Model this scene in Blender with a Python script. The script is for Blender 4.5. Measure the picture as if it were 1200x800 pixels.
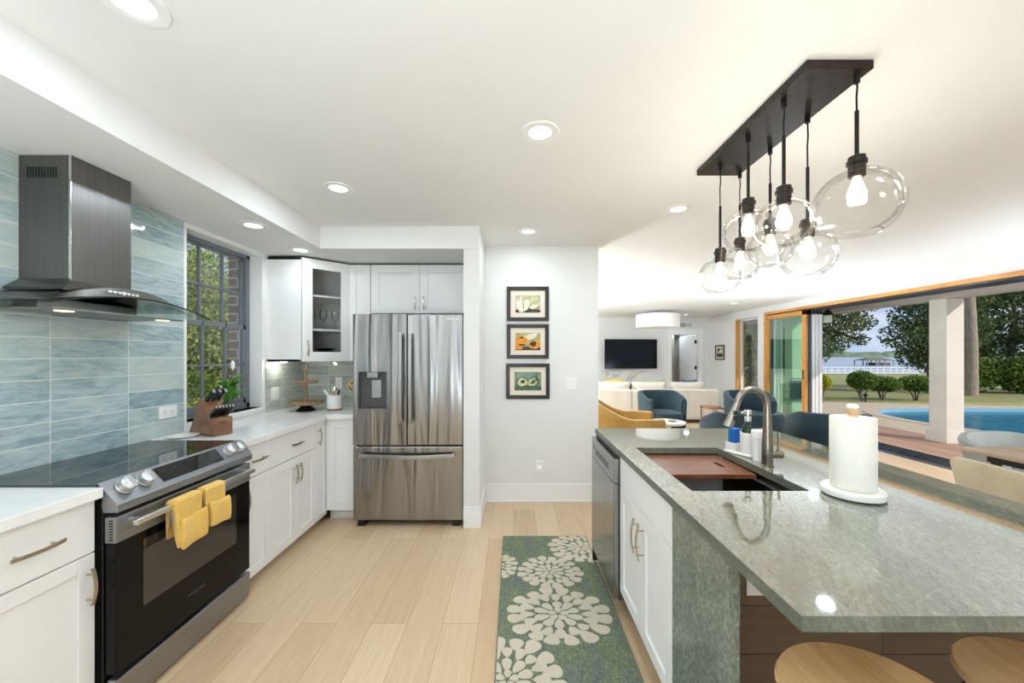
import bpy, bmesh, math, random
from mathutils import Vector, Matrix, Euler, noise
PI = math.pi
R = math.radians
for o in list(bpy.data.objects):
    bpy.data.objects.remove(o)
SC = bpy.context.scene
COL = SC.collection
rnd = random.Random(7)

# ------------------------------------------------------------------ camera
cam_d = bpy.data.cameras.new('camera')
cam = bpy.data.objects.new('camera', cam_d)
COL.objects.link(cam)
cam.location = (0, 0, 1.44)
cam.rotation_euler = (R(90), R(0.0), 0)
cam_d.sensor_width = 36
cam_d.lens = 13.5
cam_d.shift_x = -0.00167
cam_d.shift_y = 0.0125
cam_d.clip_start = 0.03
cam_d.clip_end = 2000
SC.camera = cam
# ------------------------------------------------------------------ world, sun, exposure
SC.view_settings.view_transform = 'Standard'
SC.view_settings.look = 'None'
SC.view_settings.gamma = 1
SC.view_settings.use_curve_mapping = False
SC.view_settings.exposure = 0.0
world = bpy.data.worlds.new('sky')
SC.world = world
world.use_nodes = True
wn = world.node_tree.nodes
wl = world.node_tree.links
wn.clear()
wo = wn.new('ShaderNodeOutputWorld')
wb = wn.new('ShaderNodeBackground')
wb.inputs['Strength'].default_value = 1.0
wtc = wn.new('ShaderNodeTexCoord')
wmap = wn.new('ShaderNodeMapping')
wmap.inputs['Scale'].default_value = (1.4, 1.4, 5.0)
wns = wn.new('ShaderNodeTexNoise')
wns.inputs['Scale'].default_value = 3.0
wns.inputs['Detail'].default_value = 8
wns.inputs['Roughness'].default_value = 0.55
wr = wn.new('ShaderNodeValToRGB')
wr.color_ramp.elements[0].position = 0.40
wr.color_ramp.elements[0].color = (0.42, 0.58, 0.86, 1)
wr.color_ramp.elements[1].position = 0.62
wr.color_ramp.elements[1].color = (0.80, 0.86, 0.94, 1)
wl.new(wtc.outputs['Generated'], wmap.inputs['Vector'])
wl.new(wmap.outputs['Vector'], wns.inputs['Vector'])
wl.new(wns.outputs['Fac'], wr.inputs['Fac'])
wl.new(wr.outputs['Color'], wb.inputs['Color'])
wl.new(wb.outputs['Background'], wo.inputs['Surface'])
sun_d = bpy.data.lights.new('sun', 'SUN')
sun_d.energy = 3.4
sun_d.angle = R(0.6)
sun_d.color = (1.0, 0.95, 0.86)
sun = bpy.data.objects.new('sun', sun_d)
COL.objects.link(sun)
sun.location = (20, -15, 15)
sun.rotation_euler = Vector((-0.60, 0.60, -0.50)).to_track_quat('-Z', 'Y').to_euler()
def uplight(name, loc, size, watts):  # unseen fill lights added to brighten the ceilings
    d = bpy.data.lights.new(name, 'AREA'); d.shape = 'DISK'; d.size = size; d.energy = watts; d.color = (0.77, 0.90, 1.0)
    o = bpy.data.objects.new(name, d); COL.objects.link(o); o.location = loc; o.rotation_euler = (PI, 0, 0)
uplight('fill_lounge_ceiling', (-0.3, 6.8, 1.4), 0.7, 480)  # added fill for the lounge ceiling, no lamp stands here
uplight('fill_dining_ceiling', (4.7, 2.0, 0.2), 1.0, 125)  # added fill for the dining side, no lamp stands here
uplight('fill_slider_ceiling', (4.3, 6.0, 0.9), 0.5, 50)  # added fill near the sliding door, no lamp stands here
uplight('fill_rear_ceiling', (-0.2, -1.6, 0.75), 0.9, 165)  # added fill behind the camera, standing in for bounced light
SC.cycles.transparent_max_bounces = 24
DOWNLIGHT_W = 5.5
BULB_W = 3.0
CAN_SIZE = 0.11

# ------------------------------------------------------------------ helpers
def srgb(h):
    h = h.lstrip('#')
    out = []
    for i in (0, 2, 4):
        c = int(h[i:i+2], 16) / 255
        out.append(c / 12.92 if c <= 0.04045 else ((c + 0.055) / 1.055) ** 2.4)
    return tuple(out) + (1,)

class MB:
    """collects polygons; build() links them as ONE mesh object"""
    def __init__(s):
        s.v = []; s.f = []; s.mi = []
    def add(s, vs, fs, m=0):
        n = len(s.v)
        s.v += [tuple(p) for p in vs]
        for f in fs:
            s.f.append([i + n for i in f]); s.mi.append(m)
        return s
    def box(s, x0, y0, z0, x1, y1, z1, m=0):
        if x0 > x1: x0, x1 = x1, x0
        if y0 > y1: y0, y1 = y1, y0
        if z0 > z1: z0, z1 = z1, z0
        return s.add([(x0,y0,z0),(x1,y0,z0),(x1,y1,z0),(x0,y1,z0),(x0,y0,z1),(x1,y0,z1),(x1,y1,z1),(x0,y1,z1)],
                     [(0,3,2,1),(4,5,6,7),(0,1,5,4),(1,2,6,5),(2,3,7,6),(3,0,4,7)], m)
    def poly(s, pts, m=0):
        return s.add(pts, [tuple(range(len(pts)))], m)
    def prism(s, pts, d, m=0):
        """pts: 3-D polygon, extruded by vector d"""
        n = len(pts); d = Vector(d)
        a = [Vector(p) for p in pts]; b = [p + d for p in a]
        fs = [tuple(range(n))[::-1], tuple(range(n, 2*n))]
        for i in range(n):
            j = (i + 1) % n
            fs.append((i, j, j + n, i + n))
        return s.add(a + b, fs, m)
    def rings(s, rings, m=0, wrap=True, cap=True):
        n = len(rings[0]); vs = [p for r in rings for p in r]; fs = []
        for i in range(len(rings) - 1):
            for j in range(n if wrap else n - 1):
                k = (j + 1) % n
                fs.append((i*n+j, i*n+k, (i+1)*n+k, (i+1)*n+j))
        if cap:
            fs.append(tuple(range(n))[::-1]); fs.append(tuple(range((len(rings)-1)*n, len(rings)*n)))
        return s.add(vs, fs, m)
    def tube(s, pts, r, n=10, m=0, cap=True):
        pts = [Vector(p) for p in pts]
        rs = r if isinstance(r, (list, tuple)) else [r] * len(pts)
        rings = []; up = None
        for i, p in enumerate(pts):
            if i == 0: t = pts[1] - p
            elif i == len(pts) - 1: t = p - pts[i-1]
            else: t = (pts[i+1] - pts[i-1])
            t.normalize()
            if up is None:
                up = Vector((0,0,1)) if abs(t.z) < 0.9 else Vector((1,0,0))
            a = t.cross(up)
            if a.length < 1e-6: a = t.orthogonal()
            a.normalize(); b = a.cross(t); up = b
            rings.append([p + a*math.cos(2*PI*k/n)*rs[i] + b*math.sin(2*PI*k/n)*rs[i] for k in range(n)])
        return s.rings(rings, m, True, cap)
    def cyl(s, p0, p1, r0, r1=None, n=20, m=0):
        return s.tube([p0, p1], [r0, r0 if r1 is None else r1], n, m)
    def lathe(s, prof, o=(0,0,0), n=28, m=0, cap=True, sx=1, sy=1):
        rings = [[(o[0]+sx*r*math.cos(2*PI*k/n), o[1]+sy*r*math.sin(2*PI*k/n), o[2]+z) for k in range(n)] for r, z in prof]
        return s.rings(rings, m, True, cap)
    def ball(s, c, rx, ry=None, rz=None, n=16, k=10, m=0):
        ry = ry or rx; rz = rz or rx
        rings = []
        for i in range(k + 1):
            a = -PI/2 + PI * (0.02 + 0.96 * i / k)
            rings.append([(c[0]+rx*math.cos(a)*math.cos(2*PI*j/n), c[1]+ry*math.cos(a)*math.sin(2*PI*j/n), c[2]+rz*math.sin(a)) for j in range(n)])
        return s.rings(rings, m)
    def xf(s, M, start=0):
        for i in range(start, len(s.v)):
            s.v[i] = tuple(M @ Vector(s.v[i]))
        return s
    def build(s, name, mats, parent=None, smooth=False, bevel=0.0, loc=None, rz=0.0, world=False, fix=True, seg=2):
        me = bpy.data.meshes.new(name)
        off = Vector((0,0,0))
        if world and parent is not None: off = Vector(parent.location)
        elif world and loc is not None: off = Vector(loc)
        vs = [tuple(Vector(p) - off) for p in s.v] if off.length > 0 else s.v
        me.from_pydata(vs, [], s.f)
        if not isinstance(mats, (list, tuple)): mats = [mats]
        for m in mats: me.materials.append(m)
        if len(mats) > 1: me.polygons.foreach_set('material_index', s.mi)
        if fix:
            bm = bmesh.new(); bm.from_mesh(me)
            bmesh.ops.recalc_face_normals(bm, faces=bm.faces)
            bm.to_mesh(me); bm.free()
        if smooth:
            me.polygons.foreach_set('use_smooth', [True] * len(me.polygons))
            me.set_sharp_from_angle(angle=R(38))
        me.update()
        o = bpy.data.objects.new(name, me)
        COL.objects.link(o)
        if parent is not None: o.parent = parent
        if loc is not None: o.location = loc
        if rz: o.rotation_euler = (0, 0, rz)
        if bevel:
            b = o.modifiers.new('bevel', 'BEVEL'); b.width = bevel; b.segments = seg
            b.limit_method = 'ANGLE'; b.angle_limit = R(40)
            b.harden_normals = False
        return o

def tag(o, label, cat, group=None):
    o['label'] = label; o['category'] = cat
    if group: o['group'] = group
    return o
def thing(name, label, cat, loc=(0,0,0), rz=0.0, group=None):
    o = bpy.data.objects.new(name, None); COL.objects.link(o)
    o.empty_display_size = 0.05
    o.location = loc; o.rotation_euler = (0, 0, rz)
    return tag(o, label, cat, group)
def struct(o):
    o['kind'] = 'structure'; return o
def dup(root, loc, rz=None, label=None, group=None, scale=None):
    r = root.copy(); COL.objects.link(r); r.location = loc
    if rz is not None: r.rotation_euler = (0, 0, rz)
    if label: r['label'] = label
    if group: r['group'] = group
    if scale: r.scale = scale
    for ch in list(root.children):
        c = ch.copy(); COL.objects.link(c); c.parent = r
        for g in list(ch.children):
            d = g.copy(); COL.objects.link(d); d.parent = c
    return r
def textmesh(txt, size, name, mat, parent, loc, rot, bold=False):
    cu = bpy.data.curves.new('t', 'FONT'); cu.body = txt; cu.size = size
    cu.align_x = 'CENTER'; cu.align_y = 'CENTER'; cu.extrude = 0.0003
    if bold: cu.offset = size * 0.012
    to = bpy.data.objects.new('t', cu); COL.objects.link(to)
    bpy.context.view_layer.update()
    me = bpy.data.meshes.new_from_object(to.evaluated_get(bpy.context.evaluated_depsgraph_get()))
    bpy.data.objects.remove(to)
    me.materials.clear(); me.materials.append(mat)
    o = bpy.data.objects.new(name, me); COL.objects.link(o)
    o.parent = parent; o.location = loc; o.rotation_euler = rot
    return o

# ------------------------------------------------------------------ materials
class NT:
    def __init__(s, name):
        s.m = bpy.data.materials.new(name); s.m.use_nodes = True
        s.t = s.m.node_tree; s.n = s.t.nodes; s.l = s.t.links
        s.n.clear()
        s.out = s.n.new('ShaderNodeOutputMaterial')
    def new(s, kind, **kw):
        n = s.n.new('ShaderNode' + kind)
        for k, v in kw.items():
            if k in n.inputs: n.inputs[k].default_value = v
            else: setattr(n, k, v)
        return n
    def link(s, a, b): s.l.new(a, b)
    def coord(s, scale=(1,1,1), rot=(0,0,0), loc=(0,0,0)):
        tc = s.new('TexCoord'); mp = s.new('Mapping')
        mp.inputs['Scale'].default_value = scale
        mp.inputs['Rotation'].default_value = rot
        mp.inputs['Location'].default_value = loc
        s.link(tc.outputs['Object'], mp.inputs['Vector'])
        return mp.outputs['Vector']
    def coord_dir(s, rot, stretch, loc=(0,0,0)):
        v = s.coord((1,1,1), rot)
        mp = s.new('Mapping'); mp.inputs['Scale'].default_value = stretch; mp.inputs['Location'].default_value = loc
        s.link(v, mp.inputs['Vector']); return mp.outputs['Vector']
    def noise(s, vec, scale=5, detail=4, rough=0.5, dist=0.0):
        n = s.new('TexNoise'); n.inputs['Scale'].default_value = scale; n.inputs['Detail'].default_value = detail
        n.inputs['Roughness'].default_value = rough; n.inputs['Distortion'].default_value = dist
        if vec is not None: s.link(vec, n.inputs['Vector'])
        return n.outputs['Fac']
    def ramp(s, fac, stops):
        r = s.new('ValToRGB')
        e = r.color_ramp.elements
        while len(e) < len(stops): e.new(0.5)
        for i, (p, c) in enumerate(stops):
            e[i].position = p; e[i].color = c if isinstance(c, tuple) else srgb(c)
        s.link(fac, r.inputs['Fac']); return r.outputs['Color']
    def mix(s, fac, a, b, blend='MIX'):
        n = s.new('Mix'); n.data_type = 'RGBA'; n.blend_type = blend
        for sock, val in ((n.inputs[0], fac), (n.inputs[6], a), (n.inputs[7], b)):
            if isinstance(val, (int, float)): sock.default_value = val
            elif isinstance(val, tuple): sock.default_value = val
            elif isinstance(val, str): sock.default_value = srgb(val)
            else: s.link(val, sock)
        return n.outputs[2]
    def bump(s, h, strength=0.2, dist=0.01):
        b = s.new('Bump'); b.inputs['Strength'].default_value = strength; b.inputs['Distance'].default_value = dist
        s.link(h, b.inputs['Height']); return b.outputs['Normal']
    def pbsdf(s, color, rough=0.5, metal=0.0, normal=None, ior=None, coat=0.0, **kw):
        p = s.new('BsdfPrincipled')
        def put(k, v):
            if isinstance(v, (int, float, tuple)): p.inputs[k].default_value = v
            elif isinstance(v, str): p.inputs[k].default_value = srgb(v)
            else: s.link(v, p.inputs[k])
        put('Base Color', color); put('Roughness', rough); put('Metallic', metal)
        if ior: put('IOR', ior)
        if coat: put('Coat Weight', coat); put('Coat Roughness', 0.03)
        for k, v in kw.items(): put(k.replace('_', ' '), v)
        if normal is not None: s.link(normal, p.inputs['Normal'])
        s.link(p.outputs['BSDF'], s.out.inputs['Surface'])
        s.p = p
        return s.m

def plain(name, color, rough=0.5, metal=0.0, **kw):
    return NT(name).pbsdf(color, rough, metal, **kw)
def speckle(name, c1, c2, scale=40, rough=0.5, bump=0.0, stretch=(1,1,1), metal=0.0, bdist=0.005, lo=0.35, hi=0.65, **kw):
    t = NT(name); v = t.coord(stretch)
    f = t.noise(v, scale, 5, 0.6)
    col = t.ramp(f, [(lo, c1), (hi, c2)])
    nm = t.bump(f, bump, bdist) if bump else None
    return t.pbsdf(col, rough, metal, nm, **kw)
def woodmat(name, c1, c2, c3, stretch=(1, 12, 12), scale=3.0, rough=0.4, **kw):
    t = NT(name); v = t.coord(stretch)
    f = t.noise(v, scale, 6, 0.62, 0.8)
    col = t.ramp(f, [(0.30, c1), (0.5, c2), (0.70, c3)])
    return t.pbsdf(col, rough, 0, t.bump(f, 0.08, 0.002), **kw)
def planks(name, stops, width, length, axis='Y', rough=0.35, gap='#8a6f50', grain=0.35, offset=0.37, gapw=0.004, **kw):
    """wood boards: brick pattern, boards running along axis"""
    t = NT(name)
    rot = (0, 0, R(90)) if axis == 'Y' else (0, 0, 0)
    v = t.coord((1,1,1), rot)
    b = t.new('TexBrick'); b.offset = offset; b.squash = 1
    t.link(v, b.inputs['Vector'])
    b.inputs['Color1'].default_value = (0,0,0,1); b.inputs['Color2'].default_value = (1,1,1,1); b.inputs['Mortar'].default_value = (0.5,0.5,0.5,1)
    b.inputs['Scale'].default_value = 1.0; b.inputs['Mortar Size'].default_value = gapw * 0.5
    b.inputs['Mortar Smooth'].default_value = 0.3
    b.inputs['Brick Width'].default_value = length; b.inputs['Row Height'].default_value = width
    sp = t.coord((1.2, 16, 16) if axis == 'X' else (16, 1.2, 16))
    g = t.noise(sp, 2.2, 8, 0.65, 1.2)
    big = t.noise(t.coord((1,1,1)), 1.7, 3)
    sep = t.new('SeparateColor'); t.link(b.outputs['Color'], sep.inputs['Color'])
    a = t.new('Math', operation='MULTIPLY_ADD'); t.link(sep.outputs['Red'], a.inputs[0]); a.inputs[1].default_value = 0.35; 
    m2 = t.new('Math', operation='MULTIPLY_ADD'); t.link(g, m2.inputs[0]); m2.inputs[1].default_value = grain * 1.8
    m2.inputs[2].default_value = -0.9 * grain + 0.32
    t.link(m2.outputs[0], a.inputs[2])
    col = t.ramp(a.outputs[0], stops)
    col = t.mix(b.outputs['Fac'], col, gap)
    return t.pbsdf(col, rough, 0, t.bump(g, 0.05, 0.002), **kw)

M = {}
M['wall'] = speckle('wall_paint', '#e2e1de', '#e5e4e1', 3, 0.55)
M['ceil'] = speckle('ceiling_paint', '#e9e8e6', '#ebeae8', 2, 0.6)
M['trim'] = plain('white_trim', '#efeeec', 0.35)
M['cab'] = speckle('cabinet_paint', '#eeedeb', '#f0efed', 4, 0.32)
M['cabin'] = plain('cabinet_inside', '#dedcd7', 0.6)
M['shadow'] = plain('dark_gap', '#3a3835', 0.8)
M['black'] = plain('black_enamel', '#0c0c0d', 0.25)
M['blackm'] = speckle('matte_black_metal', '#1c1b1a', '#262423', 60, 0.42, metal=0.6)
M['bronze'] = speckle('dark_bronze', '#2b2622', '#3a332d', 40, 0.38, metal=0.7)
M['blackglass'] = plain('black_glass', '#060708', 0.03, ior=1.9)
M['ovenglass'] = plain('oven_glass', '#2b2a29', 0.06, ior=1.7)
M['ovenblack'] = plain('oven_door_black', '#070707', 0.10, ior=1.28)
M['nickel'] = speckle('brushed_nickel', '#b7a994', '#c9bda9', 90, 0.3, metal=1.0)
M['chrome'] = plain('chrome', '#dcdcdc', 0.12, 1.0)
M['steelbar'] = speckle('steel_bar', '#a4a5a6', '#b3b4b5', 80, 0.32, metal=1.0)
M['faucet'] = speckle('faucet_nickel', '#8c8479', '#9a9186', 90, 0.27, metal=1.0)
def steelmat(name, c1, c2, axis='Z', rough=0.27, wave=0.0):
    t = NT(name)
    st = {'Z': (45, 45, 0.5), 'X': (0.5, 45, 45), 'Y': (45, 0.5, 45)}[axis]
    f = t.noise(t.coord(st), 4, 6, 0.6)
    col = t.ramp(f, [(0.3, c1), (0.7, c2)])
    nm = None
    if wave:
        w = t.noise(t.coord((6.5, 1, 0.45)), 1.6, 1, 0.4, 0.8)
        nm = t.bump(w, wave, 0.05)
    return t.pbsdf(col, rough, 1.0, nm, Anisotropic=0.5)
M['fridge'] = steelmat('fridge_steel', '#8e8d8c', '#a3a2a0', 'Z', 0.26, 0.34)
M['steel'] = steelmat('brushed_steel', '#9b9a97', '#b0afac', 'Y', 0.3)
M['steelx'] = steelmat('range_steel', '#94979b', '#a5a7ab', 'X', 0.44)
M['rangebar'] = speckle('range_bar', '#cfcfcf', '#dcdcdc', 80, 0.3, metal=1.0)
M['dwsteel'] = steelmat('dishwasher_steel', '#8d9092', '#a2a4a5', 'Z', 0.24, 0.05)
M['hood'] = steelmat('hood_steel', '#6d6b68', '#7c7a76', 'Z', 0.34)
M['sinksteel'] = steelmat('sink_steel', '#38342f', '#46413b', 'Y', 0.4)
M['white'] = plain('white_plastic', '#f1f0ee', 0.35)
M['ceramic'] = speckle('white_ceramic', '#eeebe5', '#f3f0ea', 20, 0.22)
M['greyplastic'] = plain('grey_plastic', '#4a4a4b', 0.35)
M['floor'] = planks('oak_floor', [(0.0, '#b29270'), (0.35, '#c9ab88'), (0.65, '#d6bc9a'), (1.0, '#e1cbae')], 0.19, 1.5, 'Y', 0.33, '#b3926c', 0.42)
M['islandwood'] = planks('island_boards', [(0.0, '#49392b'), (0.4, '#5d4a39'), (0.7, '#6b5644'), (1.0, '#79634f')], 0.9, 30.0, 'X', 0.42, '#3a2d22', 0.4)
M['stoolwood'] = planks('stool_wood', [(0.0, '#a77b4c'), (0.35, '#c39763'), (0.7, '#d2aa78'), (1.0, '#e0bd8f')], 0.055, 1.2, 'Y', 0.3, '#9a6f43', 0.6, gapw=0.001)
M['goldwood'] = woodmat('varnished_pine', '#b0722c', '#c98d43', '#d79f58', (14, 1, 14), 2.2, 0.35)
M['goldwoodv'] = woodmat('varnished_pine_upright', '#b0722c', '#c98d43', '#d79f58', (14, 14, 1), 2.2, 0.35)
M['walnut'] = woodmat('block_wood', '#6d492e', '#80583a', '#926a49', (10, 1.5, 4), 5, 0.4)
M['board'] = woodmat('sapele_wood', '#5f341d', '#714126', '#835133', (1.0, 14, 10), 3, 0.32)
M['palewood'] = woodmat('pale_wood', '#b98f5f', '#c9a375', '#d8b78c', (10, 3, 2), 5, 0.45)
M['oldwood'] = woodmat('rustic_wood', '#7f6649', '#967a59', '#ad9272', (8, 3, 8), 6, 0.45)
M['tablewood'] = woodmat('table_wood', '#8a735d', '#a08871', '#b39b83', (3, 0.6, 3), 4, 0.4)
M['copper'] = speckle('copper', '#b07a58', '#c08b68', 30, 0.3, metal=0.8)
def quartz():
    t = NT('white_quartz'); v = t.coord((1,1,1))
    n = t.noise(v, 2.0, 7, 0.6, 1.6)
    col = t.ramp(n, [(0.0, '#efeeec'), (0.49, '#efeeec'), (0.5, '#e6e4e1'), (0.51, '#efeeec'), (1.0, '#f1f0ee')])
    return t.pbsdf(col, 0.12, 0, None, ior=1.5)
M['quartz'] = quartz()
def granite(name, cs, rot, rough=0.04, ior=1.75, fine_amt=0.5):
    t = NT(name)
    fine = t.noise(t.coord_dir(rot, (1.6, 0.55, 1)), 85, 6, 0.8)
    mid = t.noise(t.coord_dir(rot, (4.5, 0.9, 2)), 4.5, 9, 0.72, 0.8)
    big = t.noise(t.coord_dir(rot, (2.2, 0.6, 1)), 1.3, 5, 0.6, 0.8)
    c1 = t.ramp(mid, [(0.25, cs[0]), (0.45, cs[1]), (0.6, cs[2]), (0.78, cs[3])])
    c2 = t.ramp(fine, [(0.32, '#4a4e47'), (0.5, '#80847b'), (0.70, '#c9c9c0')])
    c = t.mix(fine_amt, c1, c2, 'OVERLAY')
    c3 = t.ramp(big, [(0.36, '#8f988f'), (0.52, '#aeab9b'), (0.68, '#b9a58d')])
    c = t.mix(0.2, c, c3)
    vein = t.noise(t.coord_dir((rot[0], rot[1], rot[2] + 0.12), (2.4, 0.42, 1.2), (3, 5, 1)), 1.1, 6, 0.6, 0.7)
    vm = t.ramp(vein, [(0.0, (0,0,0,1)), (0.495, (0,0,0,1)), (0.5, (0.10,0.10,0.10,1)), (0.505, (0,0,0,1))])
    c = t.mix(vm, c, '#d9d6cb')
    return t.pbsdf(c, rough, 0, None, ior=ior)
M['granite'] = granite('green_grey_granite', ['#5f645a', '#74776c', '#888a7e', '#9b998c'], (0, 0, R(24)), 0.035, 2.9, 0.8)
M['graniteedge'] = granite('green_grey_granite_edge', ['#4c524a', '#5d635a', '#70756a', '#85857a'], (R(64), 0, R(24)), 0.4, 1.45, 0.95)
M['granitev'] = granite('green_grey_granite_side', ['#6f7a76', '#868f8a', '#9ca39d', '#b3b5ad'], (R(64), 0, 0), 0.12, 1.5, 0.95)
def tilemat(name, cols, w, h, org, axis='YZ', rough=0.07):
    """glossy hand-glazed tiles stacked in a straight grid"""
    t = NT(name)
    tc = t.new('TexCoord'); sp = t.new('SeparateXYZ'); t.link(tc.outputs['Object'], sp.inputs[0])
    cb = t.new('CombineXYZ')
    a = t.new('Math', operation='SUBTRACT'); t.link(sp.outputs[axis[0]], a.inputs[0]); a.inputs[1].default_value = org[0]
    b = t.new('Math', operation='SUBTRACT'); t.link(sp.outputs[axis[1]], b.inputs[0]); b.inputs[1].default_value = org[1]
    t.link(a.outputs[0], cb.inputs[0]); t.link(b.outputs[0], cb.inputs[1])
    br = t.new('TexBrick'); br.offset = 0.0; br.squash = 1
    t.link(cb.outputs[0], br.inputs['Vector'])
    br.inputs['Color1'].default_value = (0,0,0,1); br.inputs['Color2'].default_value = (1,1,1,1); br.inputs['Mortar'].default_value = (0.5,0.5,0.5,1)
    br.inputs['Scale'].default_value = 1; br.inputs['Mortar Size'].default_value = 0.0021
    br.inputs['Mortar Smooth'].default_value = 0.2; br.inputs['Brick Width'].default_value = w; br.inputs['Row Height'].default_value = h
    sep = t.new('SeparateColor'); t.link(br.outputs['Color'], sep.inputs[0])
    # shift the glaze pattern from tile to tile
    of = t.new('VectorMath', operation='MULTIPLY_ADD')
    t.link(br.outputs['Color'], of.inputs[0]); of.inputs[1].default_value = (7.3, 3.1, 5.7); t.link(cb.outputs[0], of.inputs[2])
    mp = t.new('Mapping'); mp.inputs['Scale'].default_value = (4, 17, 1); t.link(of.outputs[0], mp.inputs['Vector'])
    st = t.noise(mp.outputs[0], 1.6, 7, 0.66, 1.0)
    s1 = t.new('Math', operation='MULTIPLY_ADD'); t.link(st, s1.inputs[0]); s1.inputs[1].default_value = 1.35
    s2 = t.new('Math', operation='MULTIPLY_ADD'); t.link(sep.outputs['Red'], s2.inputs[0]); s2.inputs[1].default_value = 0.42; s2.inputs[2].default_value = -0.40
    t.link(s2.outputs[0], s1.inputs[2])
    col = t.ramp(s1.outputs[0], cols)
    col = t.mix(br.outputs['Fac'], col, '#e3e4e0')
    wv = t.noise(cb.outputs[0], 13, 2, 0.5)
    inv = t.new('Math', operation='MULTIPLY_ADD'); t.link(br.outputs['Fac'], inv.inputs[0]); inv.inputs[1].default_value = -0.5; t.link(wv, inv.inputs[2])
    return t.pbsdf(col, rough, 0, t.bump(inv.outputs[0], 0.28, 0.006), ior=1.5)
M['tile'] = tilemat('blue_green_glazed_tile', [(0.1, '#7d95a0'), (0.32, '#9cb2b6'), (0.5, '#b4c4c3'), (0.72, '#c2cdc8'), (0.9, '#cad0c6')], 0.365, 0.0985, (-0.025, 0.927), 'YZ')
M['tileb'] = tilemat('corner_light_glazed_tile', [(0.1, '#8f9d98'), (0.35, '#a9b3ad'), (0.55, '#bcc3bb'), (0.8, '#c9cdc2')], 0.365, 0.0985, (0.31, 0.927), 'YZ')  # same tile as the range wall, recoloured for the corner's different light
M['tilebx'] = tilemat('corner_light_glazed_tile_back', [(0.1, '#8f9d98'), (0.35, '#a9b3ad'), (0.55, '#bcc3bb'), (0.8, '#c9cdc2')], 0.365, 0.0985, (0.27, 0.927), 'XZ')  # back-wall copy, corner light likewise put into the tile colours
def thinglass(name, tint=(1,1,1,1), refl=0.5, base=0.03, rough=0.0):
    t = NT(name)
    tr = t.new('BsdfTransparent'); tr.inputs['Color'].default_value = tint
    gl = t.new('BsdfGlossy'); gl.inputs['Roughness'].default_value = rough
    lw = t.new('LayerWeight'); lw.inputs['Blend'].default_value = 0.18
    mm = t.new('Math', operation='MULTIPLY_ADD'); t.link(lw.outputs['Fresnel'], mm.inputs[0]); mm.inputs[1].default_value = refl; mm.inputs[2].default_value = base
    mx = t.new('MixShader'); t.link(mm.outputs[0], mx.inputs[0]); t.link(tr.outputs[0], mx.inputs[1]); t.link(gl.outputs[0], mx.inputs[2])
    t.link(mx.outputs[0], t.out.inputs['Surface'])
    return t.m
M['pane'] = thinglass('window_glass', (0.97, 0.99, 0.98, 1), 0.4, 0.02)
M['cabglass'] = thinglass('cabinet_glass', (0.95, 0.95, 0.95, 1), 0.3, 0.02)
M['globe'] = thinglass('globe_glass', (0.985, 0.985, 0.98, 1), 0.5, 0.012)
M['tint'] = thinglass('green_tinted_glass', (0.86, 0.985, 0.92, 1), 0.3, 0.02)
M['hoodglass'] = thinglass('hood_glass', (0.93, 0.98, 0.96, 1), 0.6, 0.03)
M['bottleglass'] = thinglass('bottle_glass', (0.93, 0.96, 0.95, 1), 0.7, 0.03)
M['glassedge'] = plain('glass_edge', '#0f1a18', 0.1)
def emit(name, color, strength):
    t = NT(name); e = t.new('Emission'); e.inputs['Color'].default_value = color; e.inputs['Strength'].default_value = strength
    t.link(e.outputs[0], t.out.inputs['Surface']); return t.m
M['lens'] = emit('lit_lens', (1, 0.97, 0.92, 1), 3.0)
M['bulb'] = emit('lit_bulb', (1.0, 0.80, 0.52, 1), 3.2)
M['hoodlamp'] = emit('hood_lamp', (1.0, 0.85, 0.65, 1), 1.6)
def fabric(name, c1, c2, scale=60, rough=0.9, sheen=0.3, stretch=(1,1,1), bump=0.15):
    t = NT(name); v = t.coord(stretch)
    f = t.noise(v, scale, 4, 0.6)
    g = t.noise(t.coord((1,1,1)), 5, 3)
    mm = t.new('Math', operation='MULTIPLY_ADD'); t.link(f, mm.inputs[0]); mm.inputs[1].default_value = 0.5
    m3 = t.new('Math', operation='MULTIPLY'); t.link(g, m3.inputs[0]); m3.inputs[1].default_value = 0.5; t.link(m3.outputs[0], mm.inputs[2])
    col = t.ramp(mm.outputs[0], [(0.35, c1), (0.65, c2)])
    return t.pbsdf(col, rough, 0, t.bump(f, bump, 0.003), Sheen_Weight=sheen)
M['teal'] = fabric('teal_velvet', '#13272e', '#203a42', 30, 0.9, 0.12)
M['mustard'] = fabric('mustard_velvet', '#9c7434', '#b68d48', 30)
M['sofa'] = fabric('oatmeal_linen', '#cfc3b4', '#ddd2c4', 150)
M['beige'] = fabric('tan_tweed', '#a69679', '#bfb095', 220, 0.95, 0.2, (1, 1, 0.25), 0.3)
M['greych'] = fabric('pale_grey_fabric', '#8a8984', '#9b9a94', 120, 0.9, 0.1)
M['yellow'] = fabric('yellow_cotton', '#d9ab4a', '#ebc469', 120)
M['yelpillow'] = fabric('yellow_pillow_cloth', '#c49a2e', '#d8b24a', 90)
M['grnpillow'] = fabric('sage_pillow_cloth', '#8fa08c', '#a9b7a2', 90)
M['tealpillow'] = fabric('blue_pillow_cloth', '#2f5566', '#527a8a', 30)
M['paper'] = fabric('paper_towel', '#e9e4d8', '#f1ede3', 90, 0.95, 0.0, (1,1,1), 0.35)
M['sponge'] = fabric('blue_sponge', '#1857a8', '#2a6cc0', 160, 0.95, 0.0)
M['spongeg'] = fabric('green_scourer', '#1f8f84', '#39a79a', 160, 0.95, 0.0)
M['curtain'] = fabric('sage_curtain', '#a7a48e', '#bdb9a3', 80)
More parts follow.
